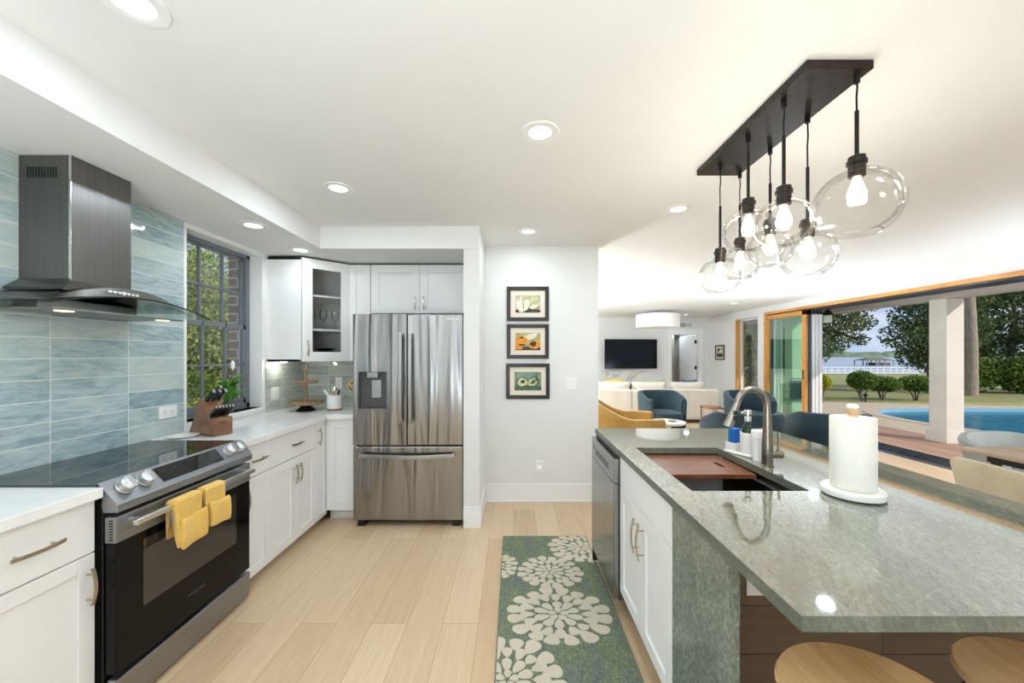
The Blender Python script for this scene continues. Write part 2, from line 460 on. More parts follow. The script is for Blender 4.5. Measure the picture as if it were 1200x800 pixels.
def rugmat():
    t = NT('rug_weave')
    a = t.noise(t.coord((1.0, 0.22, 1)), 150, 3, 0.6)
    b = t.noise(t.coord((0.22, 1.0, 1)), 110, 3, 0.6)
    c = t.noise(t.coord((2.2, 0.5, 1)), 5.0, 4, 0.7)
    m1 = t.new('Math', operation='MULTIPLY_ADD'); t.link(a, m1.inputs[0]); m1.inputs[1].default_value = 0.55
    m2 = t.new('Math', operation='MULTIPLY_ADD'); t.link(b, m2.inputs[0]); m2.inputs[1].default_value = 0.35; m2.inputs[2].default_value = -0.1
    t.link(m2.outputs[0], m1.inputs[2])
    g = t.ramp(m1.outputs[0], [(0.22, '#59604a'), (0.36, '#76805d'), (0.46, '#8f9863'), (0.6, '#b0b47c')])
    bl = t.ramp(m1.outputs[0], [(0.22, '#525a57'), (0.38, '#6d776f'), (0.5, '#828a75'), (0.62, '#a4a888')])
    cm = t.ramp(c, [(0.36, (0,0,0,1)), (0.64, (1,1,1,1))])
    col = t.mix(cm, g, bl)
    return t.pbsdf(col, 0.95, 0, t.bump(m1.outputs[0], 0.4, 0.004))
M['rug'] = rugmat()
M['petal'] = fabric('cream_weave', '#c4b8a2', '#d4c9b4', 170, 0.95, 0.0)
def leafmat(name, c1, c2, c3):
    t = NT(name)
    g = t.new('NewGeometry')
    col = t.ramp(g.outputs['Random Per Island'], [(0.0, c1), (0.5, c2), (1.0, c3)])
    df = t.new('BsdfDiffuse'); tl = t.new('BsdfTranslucent')
    t.link(col, df.inputs['Color']); t.link(col, tl.inputs['Color'])
    mx = t.new('MixShader'); mx.inputs[0].default_value = 0.35
    t.link(df.outputs[0], mx.inputs[1]); t.link(tl.outputs[0], mx.inputs[2]); t.link(mx.outputs[0], t.out.inputs['Surface'])
    return t.m
M['leaf_oak'] = leafmat('oak_leaf', '#525f3b', '#6f7b4d', '#939b66')
M['leaf_dark'] = leafmat('dark_leaf', '#46583a', '#5d7049', '#7e8d60')
M['leaf_bright'] = leafmat('bright_leaf', '#748643', '#9dab58', '#cdd28c')
M['leaf_shrub'] = leafmat('shrub_leaf', '#4c6434', '#66803f', '#879c50')
M['leaf_yellow'] = leafmat('yellow_leaf', '#8a9a30', '#b1b53c', '#cfc850')
M['leaf_house'] = leafmat('houseplant_leaf', '#3f7d2c', '#5d9c3c', '#86bd58')
M['bark'] = speckle('bark', '#5a5148', '#7d7367', 8, 0.9, 0.5, (3, 3, 0.5), bdist=0.03)
M['palebark'] = speckle('pale_bark', '#8a7c6d', '#a99a8a', 6, 0.9, 0.4, (3, 3, 0.6), bdist=0.03)
def lawnmat():
    t = NT('grass')
    a = t.noise(t.coord((1,1,1)), 0.35, 5, 0.6); b = t.noise(t.coord((1,1,1)), 9, 5, 0.7)
    c = t.ramp(a, [(0.3, '#807f50'), (0.5, '#938f5c'), (0.7, '#a79c69')])
    d = t.ramp(b, [(0.3, '#6d7440'), (0.7, '#a5a468')])
    return t.pbsdf(t.mix(0.5, c, d), 0.95, 0, t.bump(b, 0.6, 0.04))
M['lawn'] = lawnmat()
M['concrete'] = speckle('tan_concrete', '#b8a58e', '#c8b6a0', 5, 0.85)
M['deckwood'] = planks('patio_boards', [(0.0, '#92705f'), (0.4, '#a78370'), (0.7, '#b7937f'), (1.0, '#c4a28f')], 0.14, 2.5, 'Y', 0.7, '#6d4b3d', 0.3)
M['brickwall'] = None
def brickmat():
    t = NT('red_brick')
    tc = t.new('TexCoord'); sp = t.new('SeparateXYZ'); t.link(tc.outputs['Object'], sp.inputs[0])
    ad = t.new('Math', operation='ADD'); t.link(sp.outputs['X'], ad.inputs[0]); t.link(sp.outputs['Y'], ad.inputs[1])
    cb = t.new('CombineXYZ'); t.link(ad.outputs[0], cb.inputs[0]); t.link(sp.outputs['Z'], cb.inputs[1])
    br = t.new('TexBrick'); t.link(cb.outputs[0], br.inputs['Vector'])
    br.inputs['Color1'].default_value = srgb('#7c6259'); br.inputs['Color2'].default_value = srgb('#94786c'); br.inputs['Mortar'].default_value = srgb('#c4bcb2')
    br.inputs['Scale'].default_value = 1; br.inputs['Mortar Size'].default_value = 0.008; br.inputs['Brick Width'].default_value = 0.21; br.inputs['Row Height'].default_value = 0.078
    return t.pbsdf(br.outputs['Color'], 0.9)
M['brickwall'] = brickmat()
M['winframe'] = plain('slate_frame', '#73777d', 0.4)
M['alu'] = plain('pale_aluminium', '#dcdcdd', 0.5)
M['alud'] = plain('dark_aluminium', '#4a4f5c', 0.35, 0.4)
M['track'] = speckle('track_metal', '#2a2d31', '#55595f', 30, 0.35, 0.0, (1, 0.1, 1), metal=0.5)
M['taupe'] = speckle('taupe_paint', '#a89e93', '#b0a69b', 3, 0.7)
M['column'] = speckle('column_paint', '#d6d0c6', '#dcd7ce', 4, 0.7)
def watermat(name, col, scale, rough=0.05, bs=0.25):
    t = NT(name); n = t.noise(t.coord((1,1,1)), scale, 4, 0.6)
    c = t.ramp(n, [(0.3, col[0]), (0.7, col[1])])
    return t.pbsdf(c, rough, 0, t.bump(n, bs, 0.05), ior=1.33)
M['pool'] = watermat('pool_water', ('#25667f', '#3a7d96'), 2.5, 0.2, 0.15)
M['pool'].node_tree.nodes['Principled BSDF'].inputs['IOR'].default_value = 1.12
M['river'] = watermat('river_water', ('#8b97a8', '#a3adba'), 0.2, 0.3, 0.2)
M['poolwall'] = plain('pool_plaster', '#7fb3cc', 0.6)
M['shore'] = speckle('far_trees', '#55664f', '#7a8a70', 0.1, 0.95)
M['dockwood'] = speckle('weathered_dock', '#8d8a86', '#a7a4a0', 2, 0.9)
M['dockwhite'] = plain('white_rail', '#e6e7e8', 0.7)
M['dockroof'] = plain('dock_roof', '#6f6863', 0.8)
M['navy'] = plain('navy_stoneware', '#1b2635', 0.3)
M['soap'] = thinglass('green_soap', (0.10, 0.52, 0.22, 1), 0.4, 0.04)
M['screen'] = plain('tv_screen', '#060607', 0.12, ior=1.35)
M['marble'] = None
def marblemat():
    t = NT('white_marble'); n = t.noise(t.coord((1,1,1)), 1.5, 5, 0.55, 1.2)
    return t.pbsdf(t.ramp(n, [(0.0, '#eceae6'), (0.44, '#e8e6e2'), (0.5, '#b7b3aa'), (0.56, '#e6e4df'), (1.0, '#efeeea')]), 0.15)
M['marble'] = marblemat()
M['shade'] = plain('white_shade', '#f2efec', 0.8, Emission_Color='#fff4e6', Emission_Strength=0.12)
M['mat'] = plain('cream_mat_board', '#e9ddcd', 0.8)
M['frameblk'] = plain('black_frame', '#1d1712', 0.3)
M['art_bg1'] = speckle('painted_ground_pale', '#a7a58a', '#cfc59f', 14, 0.7, stretch=(1, 1, 2))
M['art_bg2'] = speckle('painted_ground_olive', '#8f9a80', '#c2b978', 14, 0.7, stretch=(1, 1, 2))
M['art_bg3'] = speckle('painted_ground_green', '#5f7a72', '#93a58c', 14, 0.7, stretch=(2, 1, 1))
M['p_cream'] = speckle('paint_cream', '#ded6bd', '#f1ead6', 30, 0.7)
M['p_dark'] = speckle('paint_dark', '#3a3230', '#55504c', 30, 0.7)
M['p_orange'] = speckle('paint_orange', '#d27f22', '#eda33c', 40, 0.7)
M['p_lime'] = speckle('paint_lime', '#b9bd86', '#dcdcae', 40, 0.7)
M['p_green'] = speckle('paint_green', '#3d5645', '#5f7757', 40, 0.7)
M['p_brown'] = speckle('paint_brown', '#4a2a22', '#63392c', 40, 0.7)
M['lily'] = plain('lily_petal', '#f4f2e6', 0.6)
M['goldrim'] = speckle('gold_rim', '#b29a62', '#c9b27a', 30, 0.35, metal=0.6)
M['terracotta'] = speckle('raw_clay', '#9c7152', '#b08464', 40, 0.8)
M['blueglass'] = plain('pale_blue_glaze', '#a9c7d8', 0.2)
M['logo'] = plain('logo_grey', '#c8c8c8', 0.3, 0.6)
M['outletdark'] = plain('outlet_slots', '#55524e', 0.6)
M['filter'] = steelmat('hood_filter', '#8a8985', '#a09f9b', 'Y', 0.35)
M['brass'] = speckle('brass', '#a5884f', '#bda063', 40, 0.3, metal=0.9)

# ------------------------------------------------------------------ the setting
XW, H, ZS = -2.18, 2.50, 2.315        # left wall face, ceiling, soffit underside
XR, YT = 5.60, 11.0                    # sliding-door wall face, far living-room wall
YB, YH = 4.0, 3.76                     # kitchen back wall, picture wall
m = MB(); m.box(-2.4, -3.2, -0.1, 5.43, YT + 3.2, 0)
struct(m.build('floor', M['floor']))
m = MB(); m.box(-2.5, -3.3, H, 5.75, YT + 3.3, H + 0.15)
struct(m.build('ceiling', M['ceil']))
# left wall with the window opening (y 2.56-3.325, z 0.985-2.30)
WY0, WY1, WZ0, WZ1 = 2.56, 3.325, 0.985, 2.285
m = MB()
m.box(XW, -3.3, 0, XW - 0.2, WY0, H); m.box(XW, WY1, 0, XW - 0.2, YT + 3.2, H)
m.box(XW, WY0, 0, XW - 0.2, WY1, WZ0); m.box(XW, WY0, WZ1, XW - 0.2, WY1, H)
struct(m.build('wall_left', M['trim']))
m = MB()
m.box(XW - 0.2, -3.3, -0.4, XW - 0.315, WY0 - 0.03, H); m.box(XW - 0.2, WY1 + 0.035, -0.4, XW - 0.315, YT + 3.2, H)
m.box(XW - 0.2, WY0 - 0.03, -0.4, XW - 0.315, WY1 + 0.035, WZ0 - 0.02); m.box(XW - 0.2, WY0 - 0.03, WZ1 + 0.03, XW - 0.315, WY1 + 0.035, H)
struct(m.build('wall_outer', M['brickwall']))
# rear wall behind the camera, with a wide opening to the daylight
m = MB()
m.box(XW, -3.2, 0, 0.2, -3.3, H); m.box(5.0, -3.2, 0, 5.75, -3.3, H); m.box(0.2, -3.2, 2.3, 5.0, -3.3, H)
struct(m.build('wall_rear', M['wall']))
m = MB(); m.box(XW, YB, 0, -0.285, YB + 0.1, H)
struct(m.build('wall_back', M['wall']))
m = MB(); m.box(-0.285, YH, 0, 0.83, YH + 0.14, H)
struct(m.build('wall_hall', M['wall']))
m = MB(); m.box(-0.417, 3.19, 0, -0.285, YB, ZS - 0.0005)
struct(m.build('wall_return', M['wall']))
# far wall with doorway
DX0, DX1, DZ = 4.52, 5.30, 2.0
m = MB()
m.box(XW, YT, 0, DX0, YT + 0.12, H); m.box(DX1, YT, 0, XR + 0.15, YT + 0.12, H); m.box(DX0, YT, DZ, DX1, YT + 0.12, H)
struct(m.build('wall_far', M['wall']))
m = MB(); m.box(XW, YT + 3.0, 0, XR + 0.15, YT + 3.1, H)
struct(m.build('wall_far_room', M['wall']))
# right wall: fixed window y 8.81-9.69, slider opening y 0.2-8.57
SZ = 2.31
m = MB()
m.box(XR, 9.69, 0, XR + 0.2, YT + 3.1, H); m.box(XR, 8.57, 0, XR + 0.2, 8.81, H)
m.box(XR, -3.3, 0, XR + 0.2, 0.2, H); m.box(XR, 0.2, SZ + 0.054, XR + 0.2, 8.57, H); m.box(XR, 8.81, SZ, XR + 0.2, 9.69, H)
struct(m.build('wall_right', M['wall']))
# soffits
m = MB(); m.box(XW, -3.2, ZS, -1.60, YB, H)
struct(m.build('soffit_left', M['ceil']))
m = MB(); m.box(-1.60, 3.18, ZS, -0.285, YB, H)
struct(m.build('soffit_back', M['ceil']))
# baseboards
m = MB(); m.box(-0.27, YH - 0.015, 0, 0.83, YH, 0.175); m.box(-0.27, YH - 0.022, 0, 0.83, YH, 0.02)
struct(m.build('baseboard_hall', M['trim'], bevel=0.003))
m = MB(); m.box(-0.417, 3.175, 0, -0.27, 3.19, 0.175); m.box(-0.285, 3.19, 0, -0.27, YH, 0.175)
struct(m.build('baseboard_return', M['trim'], bevel=0.003))
m = MB(); m.box(-2.0, YT - 0.015, 0, 2.6, YT, 0.15); m.box(5.5, YT - 0.015, 0, XR, YT, 0.15)
struct(m.build('baseboard_far', M['trim']))
# backsplashes
m = MB(); m.box(XW, -0.5, 0.925, XW + 0.008, 2.53, ZS - 0.002)
struct(m.build('backsplash_range', M['tile']))
m = MB(); m.box(XW, 3.37, 0.925, XW + 0.008, YB, 1.375)
struct(m.build('backsplash_corner', M['tileb']))
m = MB(); m.box(XW + 0.008, YB - 0.008, 0.925, -1.3, YB, 1.375)
struct(m.build('backsplash_back', M['tilebx']))
# window on the left
w1 = bpy.data.objects.new('window_1', None); COL.objects.link(w1); w1.location = (XW - 0.12, (WY0 + WY1) / 2, WZ0); struct(w1)
m = MB(); fx0, fx1 = XW - 0.165, XW - 0.105
t = 0.045
m.box(fx0, WY0, WZ0, fx1, WY0 + t, WZ1); m.box(fx0, WY1 - t, WZ0, fx1, WY1, WZ1)
m.box(fx0, WY0, WZ0, fx1, WY1, WZ0 + t); m.box(fx0, WY0, WZ1 - 0.03, fx1, WY1, WZ1)
m.build('window_frame', M['winframe'], w1, world=True, bevel=0.004)
ZM = 1.655
iy0, iy1 = WY0 + t, WY1 - t
for nm, z0, z1, dx in (('upper_sash', ZM, WZ1 - 0.03, -0.008), ('lower_sash', WZ0 + t, ZM + 0.03, 0.014)):
    m = MB(); a, b = fx0 + 0.02 + dx, fx0 + 0.042 + dx
    s = 0.028
    m.box(a, iy0, z0, b, iy0 + s, z1); m.box(a, iy1 - s, z0, b, iy1, z1)
    m.box(a, iy0, z0, b, iy1, z0 + 0.035); m.box(a, iy0, z1 - (0.02 if dx < 0 else 0.035), b, iy1, z1)
    for k in (1, 2):
        y = iy0 + (iy1 - iy0) * k / 3; m.box(a, y - 0.008, z0, b, y + 0.008, z1)
    zc = (z0 + z1) / 2; m.box(a, iy0, zc - 0.008, b, iy1, zc + 0.008)
    sa = m.build(nm, M['winframe'], w1, world=True, bevel=0.002)
    g = MB(); g.box((a+b)/2 - 0.002, iy0, z0, (a+b)/2 + 0.002, iy1, z1)
    go = g.build('pane', M['pane'], sa, loc=(0, 0, 0)); go.data.transform(Matrix.Translation(-Vector(w1.location)))
m = MB(); m.box(XW - 0.105, WY0, WZ0 - 0.028, XW + 0.012, WY1, WZ0); m.box(XW - 0.02, WY0 - 0.0, WZ0 - 0.05, XW + 0.006, WY1, WZ0 - 0.028)
m.build('window_sill', M['trim'], w1, world=True, bevel=0.003)
# fixed window on the right wall
w2 = bpy.data.objects.new('window_2', None); COL.objects.link(w2); w2.location = (XR, 9.25, 0); struct(w2)
m = MB(); m.box(XR - 0.01, 9.63, 0.02, XR + 0.10, 9.69, SZ)
m.build('gold_jamb', M['goldwoodv'], w2, world=True, bevel=0.004)
m = MB(); m.box(XR + 0.08, 8.81, 0.02, XR + 0.14, 8.86, SZ); m.box(XR + 0.08, 9.60, 0.02, XR + 0.14, 9.63, SZ)
m.box(XR + 0.08, 8.81, SZ - 0.05, XR + 0.14, 9.63, SZ); m.box(XR + 0.02, 8.81, 0.0, XR + 0.14, 9.63, 0.08)
m.build('window_frame', M['alu'], w2, world=True, bevel=0.004)
m = MB(); m.box(XR + 0.10, 8.86, 0.08, XR + 0.106, 9.60, SZ - 0.05)
m.build('pane', M['pane'], w2, world=True)
# multi-slide door: header, track, stacked panels
d1 = bpy.data.objects.new('door_1', None); COL.objects.link(d1); d1.location = (XR, 7.9, 0); struct(d1)
m = MB(); m.box(XR - 0.02, 0.2, SZ, XR + 0.02, 8.57, SZ + 0.054); m.box(XR - 0.02, 8.50, 0, XR + 0.03, 8.57, SZ)
m.build('gold_casing', M['goldwood'], d1, world=True, bevel=0.004)
m = MB(); m.box(XR + 0.02, 0.2, SZ + 0.03, XR + 0.44, 8.57, SZ + 0.054)
for k in range(6): m.box(XR + 0.02 + 0.07*k, 0.2, SZ - 0.02, XR + 0.035 + 0.07*k, 8.57, SZ + 0.03)
m.build('head_track', M['track'], d1, world=True)
m = MB(); m.box(5.43, 0.2, -0.03, XR + 0.40, 8.57, -0.004)
for k in range(6): m.box(XR + 0.0 + 0.07*k, 0.2, -0.004, XR + 0.012 + 0.07*k, 8.57, 0.008)
m.build('floor_track', M['track'], d1, world=True)
for k in range(5):
    x0 = XR + 0.005 + 0.07*k; x1 = x0 + 0.055
    fm = [M['goldwoodv'], M['alud'], M['alu'], M['alu'], M['alu']][k]
    ya, yb = 7.39, 8.56
    m = MB(); s = 0.085
    m.box(x0, ya, 0.012, x1, ya + s, SZ - 0.02); m.box(x0, yb - s, 0.012, x1, yb, SZ - 0.02)
    m.box(x0, ya, 0.012, x1, yb, 0.012 + 0.10); m.box(x0, ya, SZ - 0.02 - s, x1, yb, SZ - 0.02)
    po = m.build('sliding_panel', fm, d1, world=True, bevel=0.003)
    g = MB(); xm = (x0+x1)/2; g.poly([(xm, ya + s, 0.11), (xm, yb - s, 0.11), (xm, yb - s, SZ - 0.02 - s), (xm, ya + s, SZ - 0.02 - s)])
    go = g.build('pane', M['tint'], po); go.data.transform(Matrix.Translation(-Vector(d1.location)))
    if k == 0:
        g = MB(); g.box(x0 - 0.012, ya + 0.03, 0.95, x0, ya + 0.05, 1.13)
        go = g.build('door_pull', M['black'], po, bevel=0.003); go.data.transform(Matrix.Translation(-Vector(d1.location)))
# far doorway: casing + leaf
m = MB()
m.box(DX0 - 0.11, YT - 0.025, 0, DX0, YT, DZ); m.box(DX1, YT - 0.025, 0, DX1 + 0.11, YT, DZ)
m.box(DX0 - 0.13, YT - 0.03, DZ, DX1 + 0.13, YT, DZ + 0.15); m.box(DX0 - 0.16, YT - 0.05, DZ + 0.15, DX1 + 0.16, YT, DZ + 0.18)
struct(m.build('trim_1', M['trim'], bevel=0.004))
d2 = bpy.data.objects.new('door_2', None); COL.objects.link(d2); d2.location = (DX1 - 0.02, YT + 0.13, 0); d2.rotation_euler = (0, 0, R(100)); struct(d2)
m = MB(); m.box(0, -0.02, 0.01, 0.76, 0.02, DZ - 0.02)
m.build('door_leaf', M['trim'], d2, bevel=0.003)
m = MB()
for z in (0.3, 1.0, 1.75): m.box(-0.012, -0.03, z, 0.02, 0.03, z + 0.1)
m.build('hinge', M['blackm'], d2)
m = MB(); m.cyl((0.70, -0.02, 0.98), (0.70, 0.06, 0.98), 0.012); m.ball((0.70, 0.07, 0.98), 0.028)
m.build('door_knob', M['brass'], d2, smooth=True)
# bright window with pine frame in the far room
w3 = bpy.data.objects.new('window_3', None); COL.objects.link(w3); w3.location = (5.6, YT + 2.9, 0); struct(w3)
m = MB(); m.box(5.45, YT + 2.93, 0.0, 5.58, YT + 3.0, 2.2); m.box(6.3, YT + 2.93, 0, 6.4, YT + 3.0, 2.2)
m.build('window_frame', M['goldwoodv'], w3, world=True)

# ------------------------------------------------------------------ outside: ground, patio, pool
pool_pts = [(9.55, 5.6), (9.22, 6.4), (8.95, 7.2), (8.78, 8.0), (8.80, 8.8), (8.98, 9.45), (9.4, 9.95), (10.1, 10.25), (11.5, 10.32), (14.0, 10.3), (17, 9.6), (18.3, 7.2), (17.2, 4.2), (14, 3.0), (11.2, 3.4), (10, 4.7)]
def smooth_loop(p, it=2):
    for _ in range(it):
        q = []
        for i in range(len(p)):
            a, b = p[i], p[(i+1) % len(p)]
            q.append((a[0]*0.75+b[0]*0.25, a[1]*0.75+b[1]*0.25)); q.append((a[0]*0.25+b[0]*0.75, a[1]*0.25+b[1]*0.75))
        p = q
    return p
pool_pts = smooth_loop(pool_pts)
def offset_loop(p, d):
    out = []
    n = len(p)
    for i in range(n):
        a, b = Vector(p[i-1]), Vector(p[(i+1) % n]); tt = (b - a).normalized()
        out.append((p[i][0] + tt.y * d, p[i][1] - tt.x * d))
    return out
area = sum(pool_pts[i][0]*pool_pts[(i+1) % len(pool_pts)][1] - pool_pts[(i+1) % len(pool_pts)][0]*pool_pts[i][1] for i in range(len(pool_pts)))
if area < 0: pool_pts = pool_pts[::-1]
cop = offset_loop(pool_pts, 0.28)
outer = [(7.5, -6), (26, -6), (26, 10.6), (15, 10.75), (12.5, 11.2), (9.8, 11.75), (7.5, 11.9)]
bm = bmesh.new()
def loop_edges(p, z):
    vs = [bm.verts.new((a, b, z)) for a, b in p]
    return [bm.edges.new((vs[i], vs[(i+1) % len(vs)])) for i in range(len(vs))]
es = loop_edges(outer, -0.02) + loop_edges(cop, -0.02)
bmesh.ops.triangle_fill(bm, edges=es, use_beauty=True)
bmesh.ops.recalc_face_normals(bm, faces=bm.faces)
me = bpy.data.meshes.new('patio'); bm.to_mesh(me); bm.free(); me.materials.append(M['concrete'])
o = bpy.data.objects.new('patio_slab', me); COL.objects.link(o); struct(o)
for p in me.polygons:
    if p.normal.z < 0: p.flip()
m = MB(); m.box(6.0, -6, -0.12, 7.5, 11.9, -0.018)
struct(m.build('patio_deck', M['deckwood']))
pool = thing('swimming_pool', 'kidney shaped swimming pool with blue water beside the patio', 'pool', (11, 7, 0))
n = len(pool_pts)
m = MB(); m.add([(x, y, -0.01) for x, y in pool_pts] + [(x, y, -0.01) for x, y in cop] + [(x, y, -0.05) for x, y in cop], [(i, (i+1) % n, n+(i+1) % n, n+i) for i in range(n)] + [(n+i, n+(i+1) % n, 2*n+(i+1) % n, 2*n+i) for i in range(n)])
m.build('coping', M['concrete'], pool, world=True)
m = MB(); m.add([(x, y, -0.01) for x, y in pool_pts] + [(x, y, -0.6) for x, y in pool_pts], [(i, (i+1) % n, n+(i+1) % n, n+i) for i in range(n)] + [tuple(range(n, 2*n))])
m.build('basin', M['poolwall'], pool, world=True)
m = MB(); m.poly([(x, y, -0.10) for x, y in offset_loop(pool_pts, -0.005)])
m.build('water', M['pool'], pool, world=True)
# lawn falling to the river
m = MB()
def lawn_z(y): return -0.05 if y < 11.9 else -0.05 - 0.0305 * (y - 11.9)
ys = [-30, 0, 11.0, 11.9] + [11.9 + 46.1 * i / 12 for i in range(1, 13)]
rows = [[(x, y, lawn_z(y) - (0.35 if x < 5 and y < 11.95 else 0) - (0.75 if 5.8 < x < 25 and y < 11.5 else 0)) for x in (-60, -2.6, 5.9, 8.1, 24, 60, 140)] for y in ys]
vs = [p for r in rows for p in r]; fs = [(i*7+j, i*7+j+1, (i+1)*7+j+1, (i+1)*7+j) for i in range(len(ys)-1) for j in range(6)]
m.add(vs, fs); struct(m.build('lawn', M['lawn']))
m = MB(); m.poly([(-300, 57.5, -1.55), (900, 57.5, -1.55), (900, 430, -1.55), (-300, 430, -1.55)])
struct(m.build('river', M['river']))
m = MB(); k = 160
top = [(-100 + 900*i/k, 400, -1.5 + 5.0 + 3.2*noise.noise((i*0.21, 0.3, 0)) + 2.2*noise.noise((i*0.83, 2, 0))) for i in range(k+1)]
vs = [(p[0], 396, -1.6) for p in top] + top + [(p[0], 425, p[2] - 0.5) for p in top]
m.add(vs, [(i, i+1, k+2+i, k+1+i) for i in range(k)] + [(k+1+i, k+2+i, 2*k+3+i, 2*k+2+i) for i in range(k)])
struct(m.build('far_shore', M['shore'], fix=False))
# patio roof
m = MB(); m.box(XR + 0.2, -6, 2.56, 7.55, 11.9, 2.66)
m.box(7.43, -6, 2.44, 7.55, 11.9, 2.56)
for y in (-2.2, 1.1, 4.4, 6.42, 8.2, 9.9): m.box(XR + 0.2, y - 0.07, 2.44, 7.1, y + 0.07, 2.56)
struct(m.build('patio_ceiling', M['taupe']))
m = MB(); m.box(7.09, -6, 2.36, 7.38, 11.9, 2.56)
struct(m.build('patio_beam', M['taupe'], bevel=0.01))
for y, lab in ((6.29, 'square white patio column nearest, in front of the pool'), (9.78, 'square white patio column seen behind the green tinted sliding glass')):
    c = thing('patio_column', lab, 'column', (7.235, y + 0.135, -0.018), group='patio columns')
    m = MB(); m.box(-0.145, -0.135, 0.0, 0.145, 0.135, 2.378); m.build('shaft', M['column'], c, bevel=0.008)
    m = MB(); m.box(-0.175, -0.165, 0, 0.175, 0.165, 0.17); m.box(-0.162, -0.152, 0.17, 0.162, 0.152, 0.20); m.build('plinth', M['column'], c, bevel=0.006)
lt = thing('patio_lantern', 'small hanging lantern with dark cone cap under the patio ceiling', 'lantern', (6.62, 8.1, 2.44))
m = MB(); m.cyl((0, 0, 0.12), (0, 0, 0), 0.012, n=8); m.lathe([(0.02, 0), (0.02, -0.05), (0.11, -0.17), (0.11, -0.18), (0.02, -0.18)], n=20); m.build('cap', M['bronze'], lt, smooth=True)
m = MB(); m.lathe([(0.075, -0.18), (0.075, -0.33), (0.07, -0.335), (0.0, -0.335)], n=20, cap=False); m.build('shade', M['ceramic'], lt, smooth=True)

# ------------------------------------------------------------------ plants outside
def leaves(m, c, rad, n, size, rg, hollow=0.35, mat=0, droop=0.0):
    for _ in range(n):
        while True:
            p = Vector((rg.uniform(-1,1), rg.uniform(-1,1), rg.uniform(-1,1)))
            if hollow < p.length <= 1: break
        q = Vector((c[0]+p.x*rad[0], c[1]+p.y*rad[1], c[2]+p.z*rad[2]))
        s = size * rg.uniform(0.6, 1.3)
        e = Euler((rg.uniform(-1.2,1.2), rg.uniform(-1.2,1.2), rg.uniform(0, 6.28))).to_matrix()
        a = e @ Vector((s, 0, 0)); b = e @ Vector((0, s*0.5, 0))
        m.add([q - a, q - b*0.9 + a*0.1, q + a, q + b*0.9 + a*0.1], [(0,1,2,3)], mat)
def tree(name, label, cat, base, trunk_h, trunk_r, clumps, leaf, bark, size, density, seed, group=None, lean=(0,0), branches=True):
    rg = random.Random(seed)
    r = thing(name, label, cat, base, 0, group)
    m = MB()
    topp = Vector((lean[0], lean[1], trunk_h))
    pts = [Vector((0,0,-0.2)) , Vector((lean[0]*0.2 + 0.05, lean[1]*0.2, trunk_h*0.35)), Vector((lean[0]*0.6 - 0.04, lean[1]*0.6, trunk_h*0.7)), topp]
    m.tube(pts, [trunk_r*1.25, trunk_r, trunk_r*0.9, trunk_r*0.75], 10)
    if branches:
        for c in clumps:
            e = Vector(c[:3]); mid = (topp + e) / 2 + Vector((0, 0, 0.15*trunk_h*rg.uniform(0, 1)))
            m.tube([topp - Vector((0,0,0.1)), mid, e], [trunk_r*0.5, trunk_r*0.3, trunk_r*0.12], 6)
    m.build('trunk', bark, r, smooth=True)
    m = MB()
    for c in clumps:
        rad = c[3:6]; leaves(m, c[:3], rad, int(density * (rad[0]*rad[1]*rad[2]) ** (2/3)), size, rg)
    m.build('foliage', leaf, r, fix=False)
    return r
def clumpset(rg, n, ext, zc, rz, r0, r1):
    out = []
    for _ in range(n):
        a = rg.uniform(0, 2*PI); d = rg.uniform(0.2, 1) ** 0.5
        r = rg.uniform(r0, r1)
        out.append((ext*d*math.cos(a), ext*d*math.sin(a), zc + rg.uniform(-rz, rz), r, r, r*rg.uniform(0.6, 0.9)))
    return out
rg = random.Random(3)
tree('oak_tree', 'oak tree with drooping leafy boughs left of the river view', 'tree', (15.6, 20.0, -0.3), 3.2, 0.3,
     [(-0.5, 0, 3.2, 1.5, 1.3, 1.0), (1.0, -0.2, 3.3, 1.2, 1.2, 0.8), (2.2, 0, 3.4, 0.9, 0.9, 0.5), (0.2, 0, 2.2, 1.0, 1.0, 0.7), (-0.6, 0, 1.3, 0.6, 0.8, 0.8), (1.3, 0, 2.3, 0.6, 0.6, 0.5), (2.5, 0.2, 2.5, 0.5, 0.6, 0.35), (0.0, 0, 4.5, 1.8, 1.5, 1.0), (2.0, 0, 4.4, 1.3, 1.2, 0.7)],
     M['leaf_oak'], M['bark'], 0.085, 1100, 11, 'trees beyond the lawn')
tree('oak_tree', 'darker oak tree behind the left side of the white patio column', 'tree', (17.6, 16.0, -0.2), 3.0, 0.28,
     [(-0.4, 0, 3.3, 1.3, 1.2, 0.8), (-1.3, 0, 2.4, 0.8, 0.9, 0.7), (-0.4, 0, 2.2, 1.0, 1.0, 0.9), (0.3, 0.2, 1.4, 0.9, 0.8, 0.7), (-0.9, 0, 1.5, 0.6, 0.6, 0.5), (0.9, 0, 2.6, 1.1, 1.0, 0.9), (0.4, 0, 4.0, 1.6, 1.3, 0.8)],
     M['leaf_dark'], M['bark'], 0.085, 1200, 12, 'trees beyond the lawn')
tree('tall_tree', 'pale smooth tree trunk rising right beside the patio column', 'tree', (17.45, 14.7, -0.14), 5.5, 0.19,
     clumpset(rg, 8, 1.6, 6.0, 0.6, 0.9, 1.3), M['leaf_dark'], M['palebark'], 0.14, 300, 13, 'trees beyond the lawn')
